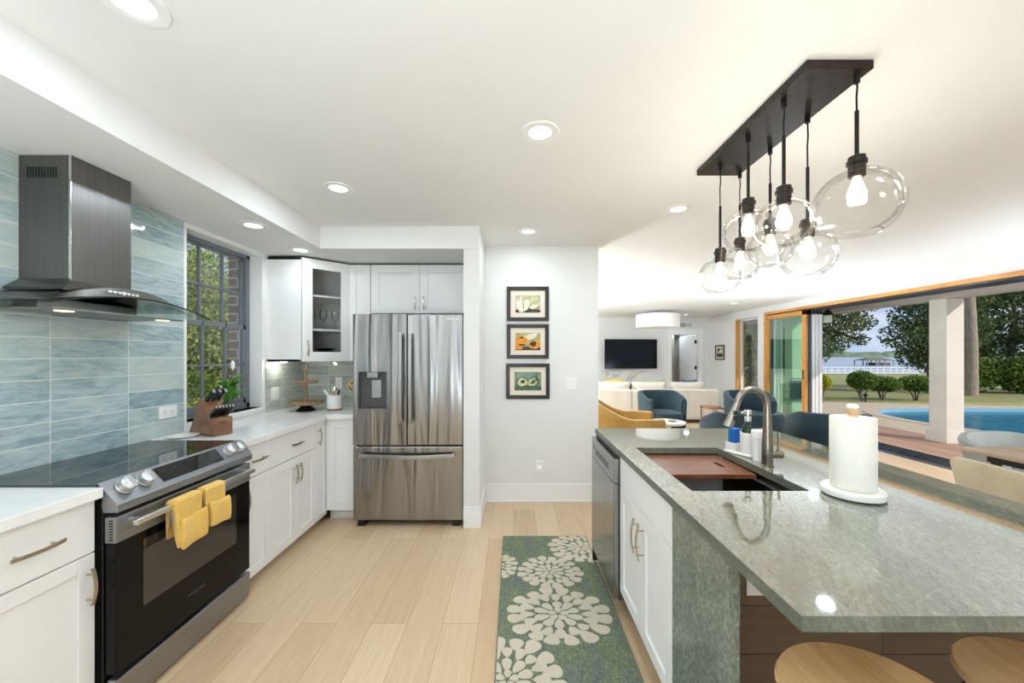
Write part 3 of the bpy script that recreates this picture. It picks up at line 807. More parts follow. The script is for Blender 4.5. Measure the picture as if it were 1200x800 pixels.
tree('broad_tree', 'large leafy tree at the right edge of the view over the pool', 'tree', (22.6, 17.6, -0.25), 3.4, 0.14,
     [(0, 0, 3.4, 2.2, 2.0, 1.2), (-2.0, 0.3, 3.3, 1.5, 1.3, 1.0), (2.0, -1.0, 3.4, 1.8, 1.6, 1.2), (-1.2, 0.5, 1.9, 1.3, 1.1, 0.8), (0.8, 0.3, 2.0, 1.5, 1.2, 0.8), (0, 0, 4.8, 2.6, 2.0, 1.0), (3.2, -1.4, 2.2, 1.4, 1.3, 1.0)],
     M['leaf_dark'], M['bark'], 0.10, 1100, 14, 'trees beyond the lawn', lean=(0.4, 0))
for i, (x, y, w, h, lab) in enumerate([(19.5, 16.3, 1.3, 1.45, 'dense green hedge bush right of the pale trunk'), (20.9, 15.7, 1.4, 1.5, 'dense green hedge bush at the right edge of the lawn'), (22.4, 15.0, 1.5, 1.55, 'dense hedge bush farthest right beyond the pool')]):
    tree('hedge_bush', lab, 'bush', (x, y, lawn_z(y)), 0.5, 0.08, [(0, 0, h*0.5, w*0.62, 0.8, h*0.52), (0.4, 0, h*0.6, w*0.5, 0.7, h*0.45), (-0.4, 0, h*0.55, w*0.5, 0.7, h*0.45)], M['leaf_shrub'], M['bark'], 0.10, 1500, 30+i, 'hedge bushes beyond the pool', branches=False)
def shrub(label, x, y, w, h, leaf, seed, group, stem=0.38):
    z0 = lawn_z(y); rg2 = random.Random(seed)
    r = thing('garden_shrub', label, 'shrub', (x, y, z0), 0, group)
    m = MB()
    for k in range(4):
        a = rg2.uniform(0, 6.28)
        m.tube([(0.03*math.cos(a), 0.03*math.sin(a), -0.05), (0.1*w*math.cos(a), 0.1*w*math.sin(a), h*stem*0.6), (0.3*w*math.cos(a), 0.3*w*math.sin(a), h*0.7)], [0.025, 0.02, 0.008], 6)
    m.build('stem', M['bark'], r, smooth=True)
    m = MB()
    leaves(m, (0, 0, h*(stem+1)/2), (w/2, w/2, h*(1-stem)/2), 2000, 0.05, rg2, 0.3)
    leaves(m, (0, 0, h*(stem+1)/2 + 0.06), (w/2.3, w/2.3, h*(1-stem)/2.1), 700, 0.05, rg2, 0.6)
    m.build('foliage', leaf, r, fix=False)
shrub('round clipped green shrub on thin stems in the lawn', 11.25, 12.4, 0.80, 0.95, M['leaf_shrub'], 41, 'shrubs along the lawn edge')
shrub('loose green shrub next to the round clipped one', 12.2, 12.7, 0.98, 0.75, M['leaf_shrub'], 42, 'shrubs along the lawn edge')
shrub('wide green shrub left of the patio column, hedge end', 13.2, 12.6, 1.0, 0.78, M['leaf_shrub'], 43, 'shrubs along the lawn edge')
shrub('small yellow-leaved shrub beside the stacked door panels', 10.0, 12.5, 0.55, 0.82, M['leaf_yellow'], 44, 'shrubs along the lawn edge', 0.45)
for x, y, lab in ((10.95, 11.95, 'short dark garden light below the round shrub'), (13.15, 11.75, 'short dark garden light left of the patio column')):
    g = thing('garden_light', lab, 'garden light', (x, y, lawn_z(y)), 0, 'garden path lights')
    m = MB(); m.cyl((0,0,-0.05), (0,0,0.2), 0.015); m.build('stake', M['blackm'], g)
    m = MB(); m.lathe([(0.02, 0.18), (0.06, 0.2), (0.06, 0.24), (0.03, 0.27)], n=12); m.build('head', M['blackm'], g, smooth=True)
# dock with boathouse on the river
dk = thing('river_dock', 'long white railed dock on the river', 'dock', (60, 60, -1.6))
m = MB(); m.box(-18, -0.8, 0.15, 30, 0.8, 0.25)
m.build('deck', M['dockwood'], dk)
m = MB()
for i in range(48):
    x = -18 + i; m.box(x - 0.06, -0.85, -0.2, x + 0.06, -0.75, 1.1)
m.box(-18, -0.84, 0.98, 30, -0.78, 1.1); m.box(-18, -0.84, 0.5, 30, -0.78, 0.6); m.box(-18, -0.84, 0.1, 30, -0.78, 0.25)
m.build('railing', M['dockwhite'], dk)
bh = thing('boathouse', 'open boathouse with grey hip roof standing in the river', 'boathouse', (97.5, 104, -1.75))
bh.scale = (0.75, 0.75, 0.72)
m = MB(); m.add([(-5, -3, 2.1), (5, -3, 2.1), (5, 3, 2.1), (-5, 3, 2.1), (-2.6, 0, 3.3), (2.6, 0, 3.3)], [(0,1,5,4), (1,2,5), (2,3,4,5), (3,0,4), (3,2,1,0)])
m.build('roof', M['dockroof'], bh)
for x in (-4.6, -1.5, 1.5, 4.6):
    for y in (-2.6, 2.6): m = MB(); m.box(x-0.12, y-0.12, -0.5, x+0.12, y+0.12, 2.1); m.build('post', M['dockwood'], bh)
m = MB(); m.box(-1, -2, 0.2, 4, 2, 1.3); m.build('boat_lift', M['dockroof'], bh)
# greenery outside the kitchen window
rg = random.Random(5)
for i, (x, y, hh, leaf, lab) in enumerate([(-8.6, 9.3, 3.4, 'leaf_bright', 'sunlit leafy tree outside the left of the kitchen window'), (-10.5, 13.2, 4.2, 'leaf_oak', 'tall leafy tree outside the middle of the kitchen window'), (-7.4, 11.0, 3.0, 'leaf_bright', 'leafy tree close to the brick jamb outside the kitchen window')]):
    tree('garden_tree', lab, 'tree', (x, y, -0.4), hh*0.7, 0.14, clumpset(rg, 12, 1.7, hh*0.8, hh*0.34, 0.8, 1.2), M[leaf], M['bark'], 0.055, 1700, 60+i, 'trees outside the kitchen window')
for i, (x, y, w, h, leaf, lab) in enumerate([(-5.8, 7.3, 1.7, 1.0, 'leaf_yellow', 'low sunlit hedge shrub under the kitchen window view'), (-6.6, 8.8, 1.9, 1.2, 'leaf_bright', 'bright rounded bush behind the low hedge outside'), (-7.2, 7.4, 2.2, 1.7, 'leaf_shrub', 'dark green bush outside the lower window panes')]):
    tree('hedge_bush', lab, 'bush', (x, y, -0.4), 0.4, 0.05, [(0, 0, h*0.5, w*0.5, w*0.5, h*0.52), (0.3, 0.2, h*0.55, w*0.4, w*0.4, h*0.5)], M[leaf], M['bark'], 0.05, 3000, 70+i, 'bushes outside the kitchen window', branches=False)
# trees beyond the fixed window
for i, (x, y, lab) in enumerate([(9.6, 15.5, 'dark leafy tree seen through the narrow fixed window'), (11.6, 17.5, 'dark leafy tree farther back behind the sliding glass')]):
    tree('garden_tree', lab, 'tree', (x, y, lawn_z(y)), 2.6, 0.16, clumpset(rg, 12, 1.5, 2.4, 1.5, 0.8, 1.2), M['leaf_dark'], M['bark'], 0.08, 1100, 80+i, 'trees beyond the fixed window')

# ------------------------------------------------------------------ cabinets
def bar_handle(m, p0, p1, out, r=0.0055, bow=0.012, m_i=0):
    """arched pull between two posts; out = direction away from the door"""
    p0, p1, out = Vector(p0), Vector(p1), Vector(out).normalized()
    L = p1 - p0
    pts = []
    for i in range(9):
        s = i / 8; pts.append(p0 + L*s + out*(0.022 + bow*math.sin(PI*s)))
    side = L.normalized().cross(out) * r * 1.1
    rings = []
    for p in pts:
        rings.append([p + side - out*r*0.5, p + side + out*r*0.5, p - side + out*r*0.5, p - side - out*r*0.5])
    m.rings(rings, m_i)
    for s in (0.16, 0.84):
        b = p0 + L*s; m.cyl(b, b + out*(0.024 + bow*math.sin(PI*s)), r*0.7, n=8, m=m_i)
def shaker(m, x0, x1, z0, z1, y1=0.0, th=0.02, st=0.06, hole=False):
    y0 = y1 - th
    m.box(x0, y0, z0, x0+st, y1, z1); m.box(x1-st, y0, z0, x1, y1, z1)
    m.box(x0+st, y0, z0, x1-st, y1, z0+st); m.box(x0+st, y0, z1-st, x1-st, y1, z1)
    if not hole: m.box(x0+st, y0+0.008, z0+st, x1-st, y1, z1-st)
def cab_door(root, x0, x1, z0, z1, handle=None, st=0.06, glass=False):
    m = MB(); shaker(m, x0, x1, z0, z1, st=st, hole=glass)
    d = m.build('door', M['cab'], root, bevel=0.0015)
    if glass:
        g = MB(); g.box(x0+st, -0.012, z0+st, x1-st, -0.008, z1-st); g.build('glass_pane', M['cabglass'], d)
    if handle:
        hx, ha, hb = handle
        h = MB(); bar_handle(h, (hx, -0.02, ha), (hx, -0.02, hb), (0, -1, 0)); h.build('handle', M['nickel'], d, smooth=True)
    return d
def cab_drawer(root, x0, x1, z0, z1, handle=True, hl=0.15, name='drawer'):
    m = MB(); m.box(x0, -0.02, z0, x1, 0, z1)
    d = m.build(name, M['cab'], root, bevel=0.002)
    if handle:
        c = (x0+x1)/2; z = (z0+z1)/2
        h = MB(); bar_handle(h, (c-hl/2, -0.02, z), (c+hl/2, -0.02, z), (0, -1, 0)); h.build('handle', M['nickel'], d, smooth=True)
    return d
def carcass(root, w, d, z0, z1, toe=True, mat='cab'):
    m = MB(); m.box(0, 0.0, z0, w, d, z1); m.build('body', M[mat], root, bevel=0.001)
    if toe:
        m = MB(); m.box(0, 0.06, 0, w, d, z0); m.build('toe_kick', M['cab'], root)
GAP = 0.0025
ZT, ZC = 0.885, 0.925       # cabinet top, counter top
XF = -1.615                 # carcass front plane = door back + ; doors stand 2 cm proud
XC = XF - 0.02 + 0.0
def left_cab(y0, y1, label, drawer=True, doors=1, hside='r', dz=0.68):
    r = thing('base_cabinet', label, 'cabinet', (XC, y0, 0), R(90), 'white base cabinets')
    w = y1 - y0; carcass(r, w, abs(XW) - abs(XC) - 0.002, 0.06, ZT)
    ztop = ZT - 0.004
    if drawer: cab_drawer(r, GAP, w-GAP, dz+GAP, ztop)
    else: dz = ztop
    if doors == 1:
        hx = w - 0.03 if hside == 'r' else 0.03
        cab_door(r, GAP, w-GAP, 0.065, dz-GAP, (hx, dz-0.19, dz-0.05), st=0.055 if w > 0.25 else 0.045)
    else:
        c = w/2
        cab_door(r, GAP, c-GAP/2, 0.065, dz-GAP, (c-0.03, dz-0.19, dz-0.05))
        cab_door(r, c+GAP/2, w-GAP, 0.065, dz-GAP, (c+0.03, dz-0.19, dz-0.05))
    return r
left_cab(1.10, 1.483, 'white base cabinet with drawer left of the range', hside='r')
left_cab(0.45, 1.10, 'white base cabinet cut off at the left edge of the photo', doors=2)
left_cab(2.275, 2.56, 'narrow white base cabinet with drawer right of the range', hside='l')
left_cab(2.56, 3.135, 'wide white base cabinet with one drawer over two doors', doors=2)
left_cab(3.135, 3.32, 'slim full-height-door white base cabinet in the counter corner', drawer=False, hside='l')
r = thing('base_cabinet', 'white base cabinet facing the room beside the refrigerator', 'cabinet', (XC + 0.022, 3.32, 0), 0, 'white base cabinets')
carcass(r, 0.263, YB - 3.32 - 0.01, 0.095, ZT)
cab_door(r, 0.003, 0.260, 0.1, ZT-0.004, None, st=0.075)
# counters
m = MB(); m.box(XW + 0.008, 0.4, ZT, XC + 0.045, 1.489, ZC)
tag(m.build('countertop', M['quartz'], bevel=0.003), 'white quartz worktop left of the range', 'countertop')
m = MB(); m.prism([(XW + 0.002, 2.272, ZT), (XC + 0.045, 2.272, ZT), (XC + 0.045, 3.275, ZT), (-1.345, 3.275, ZT), (-1.345, YB - 0.01, ZT), (XW + 0.01, YB - 0.01, ZT), (XW + 0.01, 3.36, ZT), (XW + 0.002, 3.36, ZT)], (0, 0, ZC - ZT))
tag(m.build('countertop', M['quartz'], bevel=0.003), 'white quartz corner worktop below the kitchen window', 'countertop')
# wall cabinets
ZU0, ZU1 = 1.375, 2.298
uc = thing('corner_wall_cabinet', 'white corner wall cabinet with glass door above the tiered stand', 'cabinet', (XW, 3.395, ZU0))
m = MB()   # hollow: sides, top, bottom, back
xa, ya, xb, yb = XW, 3.395, -1.575, 3.695
m.box(xa, ya, ZU0, -1.88, ya + 0.018, ZU1)
m.box(xb - 0.018, yb, ZU0, xb, YB - 0.01, ZU1)
flo = [(xa, ya), (-1.88, ya), (xb, yb), (xb, YB - 0.01), (xa, YB - 0.01)]
m.prism([(x, y, ZU0) for x, y in flo], (0, 0, 0.02)); m.prism([(x, y, ZU1 - 0.02) for x, y in flo], (0, 0, 0.02))
m.build('body', M['cab'], uc, world=True, bevel=0.001)
m = MB(); m.box(xa + 0.001, ya + 0.02, ZU0 + 0.02, xa + 0.012, YB - 0.02, ZU1 - 0.02); m.box(xa + 0.012, YB - 0.024, ZU0 + 0.02, xb - 0.02, YB - 0.012, ZU1 - 0.02)
m.build('back_panel', M['cabin'], uc, world=True)
for z in (1.655, 1.965):
    m = MB(); m.prism([(x, y, z) for x, y in [(xa + 0.012, ya + 0.02), (-1.89, ya + 0.02), (xb - 0.02, yb + 0.012), (xb - 0.02, YB - 0.026), (xa + 0.012, YB - 0.026)]], (0, 0, 0.018))
    m.build('shelf', M['cab'], uc, world=True)
dl = math.hypot(xb + 1.88, yb - ya); da = math.atan2(yb - ya, xb + 1.88)
m = MB(); st = 0.085; shaker(m, 0.004, dl - 0.004, ZU0 + 0.002, ZU1 - 0.002, st=st, hole=True)
Mx = Matrix.Translation(Vector((-1.88 - XW, 0, -ZU0))) @ Matrix.Rotation(da, 4, 'Z')
m.xf(Mx); dd = m.build('door', M['cab'], uc, bevel=0.0015)
g = MB(); g.box(st, -0.012, ZU0 + st, dl - st, -0.008, ZU1 - st); g.xf(Mx); g.build('glass_pane', M['cabglass'], dd)
g = MB(); bar_handle(g, (0.045, -0.02, ZU0 + 0.05), (0.045, -0.02, ZU0 + 0.19), (0, -1, 0)); g.xf(Mx); g.build('handle', M['nickel'], dd, smooth=True)
nw = thing('wall_cabinet', 'narrow white wall cabinet between glass cabinet and refrigerator', 'cabinet', (xb + 0.001, yb, 0), 0, 'white wall cabinets')
wdt = -1.371 - xb - 0.002
m = MB(); m.box(0, 0, ZU0, wdt, YB - yb - 0.01, ZU1); m.build('body', M['cab'], nw, bevel=0.001)
cab_door(nw, 0.004, wdt - 0.002, ZU0 + 0.002, ZU1 - 0.002, (0.17, ZU0 + 0.05, ZU0 + 0.19), st=0.06)
fc = thing('wall_cabinet', 'white two-door wall cabinet above the refrigerator', 'cabinet', (-1.370, yb, 0), 0, 'white wall cabinets')
wdt = -0.419 + 1.370
m = MB(); m.box(0, 0, 1.83, wdt, YB - yb - 0.01, ZU1); m.build('body', M['cab'], fc, bevel=0.001)
c = 0.47
cab_door(fc, 0.004, c - 0.002, 1.832, ZU1 - 0.002, (c - 0.04, 1.87, 1.99), st=0.075)
cab_door(fc, c + 0.002, wdt - 0.004, 1.832, ZU1 - 0.002, (c + 0.04, 1.87, 1.99), st=0.075)
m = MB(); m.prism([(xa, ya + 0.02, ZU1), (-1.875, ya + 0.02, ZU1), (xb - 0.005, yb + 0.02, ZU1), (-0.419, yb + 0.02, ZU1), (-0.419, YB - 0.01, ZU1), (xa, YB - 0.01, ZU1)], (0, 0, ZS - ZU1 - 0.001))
struct(m.build('gap_shade', M['shadow']))  # dark filler painted as the shade in the gap above the wall cabinets
# things inside the glass cabinet
def stemglass(label, loc, s=1.0):
    g = thing('stem_glass', label, 'glass', loc, 0, 'stemware behind the cabinet glass')
    m = MB(); m.lathe([(0.032*s, 0), (0.03*s, 0.004), (0.004, 0.008), (0.004, 0.08*s), (0.03*s, 0.10*s), (0.036*s, 0.14*s), (0.03*s, 0.19*s), (0.028*s, 0.188*s), (0.033*s, 0.14*s), (0.026*s, 0.103*s)], n=16, cap=False)
    m.build('bowl', M['bottleglass'], g, smooth=True)
for lab, x, y in (('stem glass at the left of the cabinet shelf', -1.88, 3.57), ('stem glass in the middle of the cabinet shelf', -1.80, 3.63), ('stem glass at the right of the cabinet shelf', -1.72, 3.70)):
    stemglass(lab, (x, y, 1.673))
for i in range(4):
    m = MB(); m.lathe([(0.05, 0), (0.095, 0.02), (0.10, 0.024), (0.09, 0.024), (0.045, 0.006)], n=24, cap=True)
    tag(m.build('bowl', M['navy'], smooth=True, loc=(-1.80, 3.66, 1.3952 + 0.026*i)), ['lowest', 'second', 'third', 'topmost'][i] + ' dark blue bowl of the stack in the glass cabinet', 'bowl', 'dark bowls in the glass cabinet')
# under-cabinet puck light
pk = thing('puck_light', 'small under-cabinet light by the corner tiles', 'light', (-2.09, 3.49, ZU0 - 0.0005))
m = MB(); m.lathe([(0.03, 0), (0.03, -0.012), (0.02, -0.013)], n=16); m.build('lens', M['lens'], pk)
ld = bpy.data.lights.new('puck', 'POINT'); ld.energy = 1.1; ld.shadow_soft_size = 0.02; ld.color = (1, 0.93, 0.8)
lo = bpy.data.objects.new('lamp', ld); COL.objects.link(lo); lo.parent = pk; lo.location = (0, 0, -0.04)

# ------------------------------------------------------------------ range
rg_ = thing('electric_range', 'stainless steel slide-in range with black glass cooktop', 'range', (-1.60, 1.495, 0), R(90))
W = 0.77
m = MB(); m.box(0, 0.0, 0.03, W, 0.56, 0.915)
m.build('body', M['black'], rg_, bevel=0.003)
m = MB(); m.box(-0.006, 0.02, 0.9155, W + 0.006, 0.565, 0.932)
m.build('cooktop', M['blackglass'], rg_, bevel=0.002)
# control panel: slanted steel
m = MB()
pr = [(0.025, 0.935), (0.018, 0.938), (-0.052, 0.862), (-0.058, 0.852), (-0.058, 0.822), (0.0, 0.822), (0.025, 0.9)]
m.prism([(0.0, y, z) for y, z in pr], (W, 0, 0))
cp = m.build('control_panel', M['steelx'], rg_, bevel=0.002)
pn = Vector((0, -0.076, 0.070)).normalized()
def onpanel(x, s, off):     # s 0..1 down the slope
    a = Vector((x, 0.018, 0.938)); b = Vector((x, -0.052, 0.862)); return a + (b - a)*s + pn*off
m = MB()
q = [onpanel(0.215, 0.12, 0.001), onpanel(0.575, 0.12, 0.001), onpanel(0.575, 0.86, 0.001), onpanel(0.215, 0.86, 0.001)]
m.prism(q, pn*0.001); dsp = m.build('display', M['blackglass'], rg_)
m = MB()
for i in range(7):
    for j in range(3):
        a = onpanel(0.40 + 0.022*i, 0.28 + 0.2*j, 0.0023); ux = Vector((0.008, 0, 0)); uy = (onpanel(0, 1, 0) - onpanel(0, 0, 0)).normalized()*0.0018
        m.add([a, a + ux, a + ux + uy, a + uy], [(0,1,2,3)])
m.build('key_marks', M['greyplastic'], dsp, fix=False); m = MB()
for i in range(4):
    a = onpanel(0.24 + 0.03*i, 0.35 + 0.12*(i % 2), 0.0023); ux = Vector((0.012, 0, 0)); uy = (onpanel(0, 1, 0) - onpanel(0, 0, 0)).normalized()*0.004
    m.add([a, a + ux, a + ux + uy, a + uy], [(0,1,2,3)])
m.build('indicator_marks', M['greyplastic'], dsp, fix=False)
for x in (0.065, 0.150, 0.635, 0.710):
    c0 = onpanel(x, 0.5, 0.001)
    m = MB(); m.cyl(c0, c0 + pn*0.008, 0.034, 0.034, 24); m.cyl(c0 + pn*0.008, c0 + pn*0.03, 0.031, 0.028, 24)
    sl = (onpanel(0, 1, 0) - onpanel(0, 0, 0)).normalized(); xv = Vector((1, 0, 0))
    a = c0 + pn*0.028
    m.prism([a - xv*0.010 - sl*0.026, a + xv*0.010 - sl*0.026, a + xv*0.010 + sl*0.030, a - xv*0.010 + sl*0.030], pn*0.014)
    m.build('knob', M['rangebar'], rg_, smooth=True, bevel=0.001)
# oven door
m = MB(); m.box(0.005, -0.046, 0.185, W - 0.005, -0.002, 0.70)
od = m.build('oven_door', M['ovenblack'], rg_, bevel=0.004)
m = MB(); m.box(0.004, -0.048, 0.70, W - 0.004, -0.002, 0.803)
m.build('door_rail', M['steelx'], od, bevel=0.003)
m = MB()
for i in range(8): m.box(0.0032, -0.036, 0.712 + 0.0105*i, 0.0042, -0.020, 0.717 + 0.0105*i)
m.build('vent_slot', M['black'], od)
m = MB(); m.box(0.115, -0.0475, 0.385, W - 0.115, -0.0462, 0.665)
m.build('oven_window', M['ovenglass'], od)
m = MB(); m.box(0.035, -0.102, 0.757, W - 0.035, -0.080, 0.782)
for x in (0.05, W - 0.07): m.box(x, -0.082, 0.758, x + 0.02, -0.046, 0.781)
m.build('handle', M['rangebar'], od, bevel=0.004)
textmesh('SAMSUNG', 0.022, 'logo', M['greyplastic'], od, (W/2, -0.0468, 0.285), (R(90), 0, 0))
m = MB(); m.prism([(0.004, -0.012, 0.165), (0.004, -0.050, 0.165), (0.004, -0.040, 0.025), (0.004, -0.005, 0.02)], (W - 0.008, 0, 0))
m.build('drawer', M['steelx'], rg_, bevel=0.004)
m = MB()
for x in (0.04, W - 0.04):
    for y in (0.04, 0.5): m.cyl((x, y, 0.0), (x, y, 0.03), 0.018)
m.build('foot', M['black'], rg_)
# yellow towels over the handle
def towel(label, xa, xb, front, back, seed):
    rg2 = random.Random(seed)
    nx = 14; prof = []
    hy, hz, rr = -0.091, 0.770, 0.021
    for i in range(9): prof.append((hy - rr - 0.004*math.sin(i*0.7), hz - front*(1 - i/8)))
    for i in range(1, 8):
        a = PI - PI*i/8; prof.append((hy + rr*math.cos(a), hz + rr*math.sin(a)*0.95))
    for i in range(7): prof.append((hy + rr + 0.0, hz - back*i/6))
    def sheet(off, scale_f, lift):
        rings = []
        for k in range(nx + 1):
            s = k/nx; x = xa + (xb - xa)*s
            w = 0.004*math.sin(s*9 + seed) + 0.003*math.sin(s*17 + 2*seed)
            ring = []
            for i, (y, z) in enumerate(prof):
                hang = max(0, (hz - z)/front)
                pinch = (x - (xa+xb)/2)*(-0.06*hang)
                zz = z + (0.012*(s - 0.5)*seedsign if i == 0 else 0)
                yy = y + (w*hang*(1 if y < hy else 0) - off if y < hy else min(w*hang, 0.0) + off*0.3)
                ring.append(Vector((x + pinch, yy, zz)))
            rings.append(ring)
        return rings
    seedsign = 1 if seed % 2 else -1
    r1 = sheet(0, 1, 0); r2 = sheet(0.014, 1, 0)
    m = MB()
    inner, outer_ = [], []
    n_ = len(prof)
    for k in range(nx + 1):
        top = [p + Vector((0, 0, 0.009 if 6 <= i <= 17 else 0)) for i, p in enumerate(r2[k])]
        rings_ = top + r1[k][::-1]
        inner.append(rings_)
    m.rings(inner)
    # folded-over flap: second, shorter layer on the front
    fl = []
    for k in range(nx + 1):
        s = k/nx; x = xa + (xb - xa)*s*1.0 + 0.006
        w = 0.004*math.sin(s*8 + seed + 1)
        z1 = hz - front*0.30 + 0.006*math.sin(s*5 + seed); z0 = hz - front*1.02 + 0.012*(s - 0.5)*seedsign
        y0 = hy - rr - 0.014 + w
        fl.append([(x, y0, z0), (x, y0 - 0.014, z0 - 0.004), (x, y0 - 0.020, z0 + 0.014), (x, y0 - 0.020, (z0+z1)/2), (x, y0 - 0.018, z1 - 0.012), (x, y0 - 0.010, z1), (x, y0 - 0.001, z1 - 0.002), (x, y0 + 0.003, z1 - 0.02), (x, y0 + 0.003, z0 + 0.02)])
    m.rings(fl)
    root = thing('dish_towel', label, 'towel', rg_.location, R(90), 'yellow towels on the oven handle')
    to_ = m.build('cloth', M['yellow'], root, smooth=True)
    sb_ = to_.modifiers.new('soft', 'SUBSURF'); sb_.levels = 1; sb_.render_levels = 1
towel('yellow folded dish towel on the oven handle, nearer one', 0.190, 0.332, 0.185, 0.15, 3)
towel('yellow folded dish towel on the oven handle, farther one', 0.350, 0.478, 0.165, 0.13, 8)

# ------------------------------------------------------------------ range hood
hd = thing('range_hood', 'stainless chimney hood with curved glass canopy', 'range hood', (XW + 0.008, 1.86, 1.62))
m = MB(); m.box(XW + 0.008, 1.684, 1.735, -1.942, 1.95, ZS - 0.001)
ch = m.build('chimney', M['hood'], hd, world=True, bevel=0.002)
m = MB()
for i in range(11):
    x = -2.135 + 0.0125*i; m.box(x, 1.6828, 2.215, x + 0.006, 1.686, 2.262)
sm_ = MB(); sm_.box(-1.950, 1.6825, 1.737, -1.9405, 1.6845, ZS - 0.002); so_ = sm_.build('seam_highlight', M['chrome'], ch); so_.data.transform(Matrix.Translation(-Vector(hd.location)))  # bright chrome strip stands in for the highlight along the chimney seam
vo = m.build('vent_slot', M['black'], ch); vo.data.transform(Matrix.Translation(-Vector(hd.location)))
Y0, Y1 = 1.49, 2.275
def arch(y):
    s = (y - (Y0+Y1)/2) / ((Y1-Y0)/2); return 1.642 + 0.062*(1 - s*s)
# glass: arched sheet with bowed front edge
m = MB(); rings = []
for i in range(25):
    y = Y0 + (Y1-Y0)*i/24; z = arch(y); xf = -1.80
    rings.append([(XW + 0.01, y, z), (xf, y, z), (xf, y, z + 0.006), (XW + 0.01, y, z + 0.006)])
m.rings(rings); gg = m.build('glass_canopy', M['hoodglass'], hd, world=True, smooth=True)
m = MB(); rings = []
for i in range(25):
    y = Y0 + (Y1-Y0)*i/24; z = arch(y); rings.append([(-1.801, y, z), (-1.7985, y, z), (-1.7985, y, z + 0.006), (-1.801, y, z + 0.006)])
m.rings(rings); go = m.build('glass_rim', M['glassedge'], gg); go.data.transform(Matrix.Translation(-Vector(hd.location)))
# steel body on the glass: flared, arched front
m = MB(); rings = []
ya, yb = 1.535, 2.20
for i in range(19):
    y = ya + (yb-ya)*i/18; s = (y - (ya+yb)/2)/((yb-ya)/2)
    zb = arch(y) + 0.007; zt = zb + 0.003 + 0.040*(1 - s*s)
    xf = -1.845 - 0.02*s*s
    rings.append([(XW + 0.01, y, zb), (xf, y, zb), (xf - 0.01, y, zt), (-1.93, y, zt + 0.004), (XW + 0.01, y, zt + 0.004)])
m.rings(rings); bo = m.build('body', M['hood'], hd, world=True, smooth=True)
m = MB(); m.prism([(-1.942, 1.684, 1.77), (-1.90, 1.63, 1.725), (XW + 0.01, 1.63, 1.725), (XW + 0.01, 1.684, 1.77)], (0, 0, 0.003))
m.add([(-1.942, 1.684, 1.765), (-1.905, 1.62, 1.715), (-1.905, 2.02, 1.72), (-1.942, 1.95, 1.765), (XW + 0.01, 1.684, 1.765), (XW + 0.01, 1.62, 1.715)], [(0,1,2,3), (0,4,5,1)])
m.build('chimney_flare', M['hood'], hd, world=True)
m = MB(); m.box(XW + 0.02, 1.56, 1.626, -1.875, 2.18, 1.634); m.box(XW + 0.012, 1.66, 1.634, -2.06, 2.10, 1.690)
m.build('filter_plate', M['filter'], hd, world=True, bevel=0.002)
for y in (1.64, 2.10):
    m = MB(); m.cyl((-1.92, y, 1.6265), (-1.92, y, 1.622), 0.03); m.build('hood_light', M['hoodlamp'], hd, world=True)
m = MB()
for i in range(7): m.cyl((-1.852, 1.82 + 0.021*(i-3) , 1.728), (-1.843, 1.82 + 0.021*(i-3), 1.727), 0.006 if i != 3 else 0.009, n=10)
m.build('button', M['white'], hd, world=True, smooth=True)

# ------------------------------------------------------------------ refrigerator
fr = thing('refrigerator', 'stainless french-door refrigerator with water dispenser', 'refrigerator', (-1.34, 3.20, 0))
FW = 0.918
m = MB(); m.box(0.004, 0.05, 0.04, FW - 0.004, 0.76, 1.775)
m.build('case', M['greyplastic'], fr)
zs = 0.683
def fdoor(name, x0, x1, z0, z1, holes=None):
    m = MB()
    if not holes: m.box(x0, 0, z0, x1, 0.048, z1)
    else:
        hx0, hx1, hz0, hz1 = holes
        m.box(x0, 0, z0, hx0, 0.048, z1); m.box(hx1, 0, z0, x1, 0.048, z1); m.box(hx0, 0, z0, hx1, 0.048, hz0); m.box(hx0, 0, hz1, hx1, 0.048, z1)
    return m.build(name, M['fridge'], fr, bevel=0.0 if holes else 0.008, seg=3)
xs = 0.449
dp = (0.045, 0.282, 0.985, 1.295)
dL = fdoor('door', 0, xs - 0.003, zs, 1.775, dp)
dR = fdoor('door', xs + 0.003, FW, zs, 1.775)
dD = fdoor('freezer_drawer', 0, FW, 0.055, zs - 0.012)
m = MB(); m.box(dp[0], 0.0405, dp[2], dp[1], 0.0475, dp[3])
m.box(dp[0], 0.0, dp[3]-0.004, dp[1], 0.046, dp[3]); m.box(dp[0], 0.0, dp[2], dp[0]+0.003, 0.046, dp[3]); m.box(dp[1]-0.003, 0.0, dp[2], dp[1], 0.046, dp[3]); m.box(dp[0], 0, dp[2], dp[1], 0.046, dp[2] + 0.006)
dq = m.build('dispenser_recess', M['greyplastic'], dL)
m = MB(); m.box(0.115, 0.002, 1.245, 0.205, 0.04, 1.291); m.build('dispenser_spout', M['steelbar'], dL, bevel=0.004)
m = MB(); m.box(0.145, 0.028, 1.075, 0.225, 0.041, 1.225); m.build('dispenser_lever', M['steelbar'], dL, bevel=0.003)
for d, x in ((dL, xs - 0.040), (dR, xs + 0.040)):
    m = MB(); rings = []
    for i in range(13):
        s = i/12; z = 0.875 + 0.74*s; y = -0.055 - 0.008*math.sin(PI*s)
        rings.append([(x-0.013, y, z), (x+0.013, y, z), (x+0.015, y+0.016, z), (x-0.015, y+0.016, z)])
    m.rings(rings)
    for z in (0.885, 1.59): m.box(x-0.010, -0.045, z, x+0.010, 0.0, z+0.022)
    m.build('handle', M['steel'], d, bevel=0.003)
m = MB(); rings = []
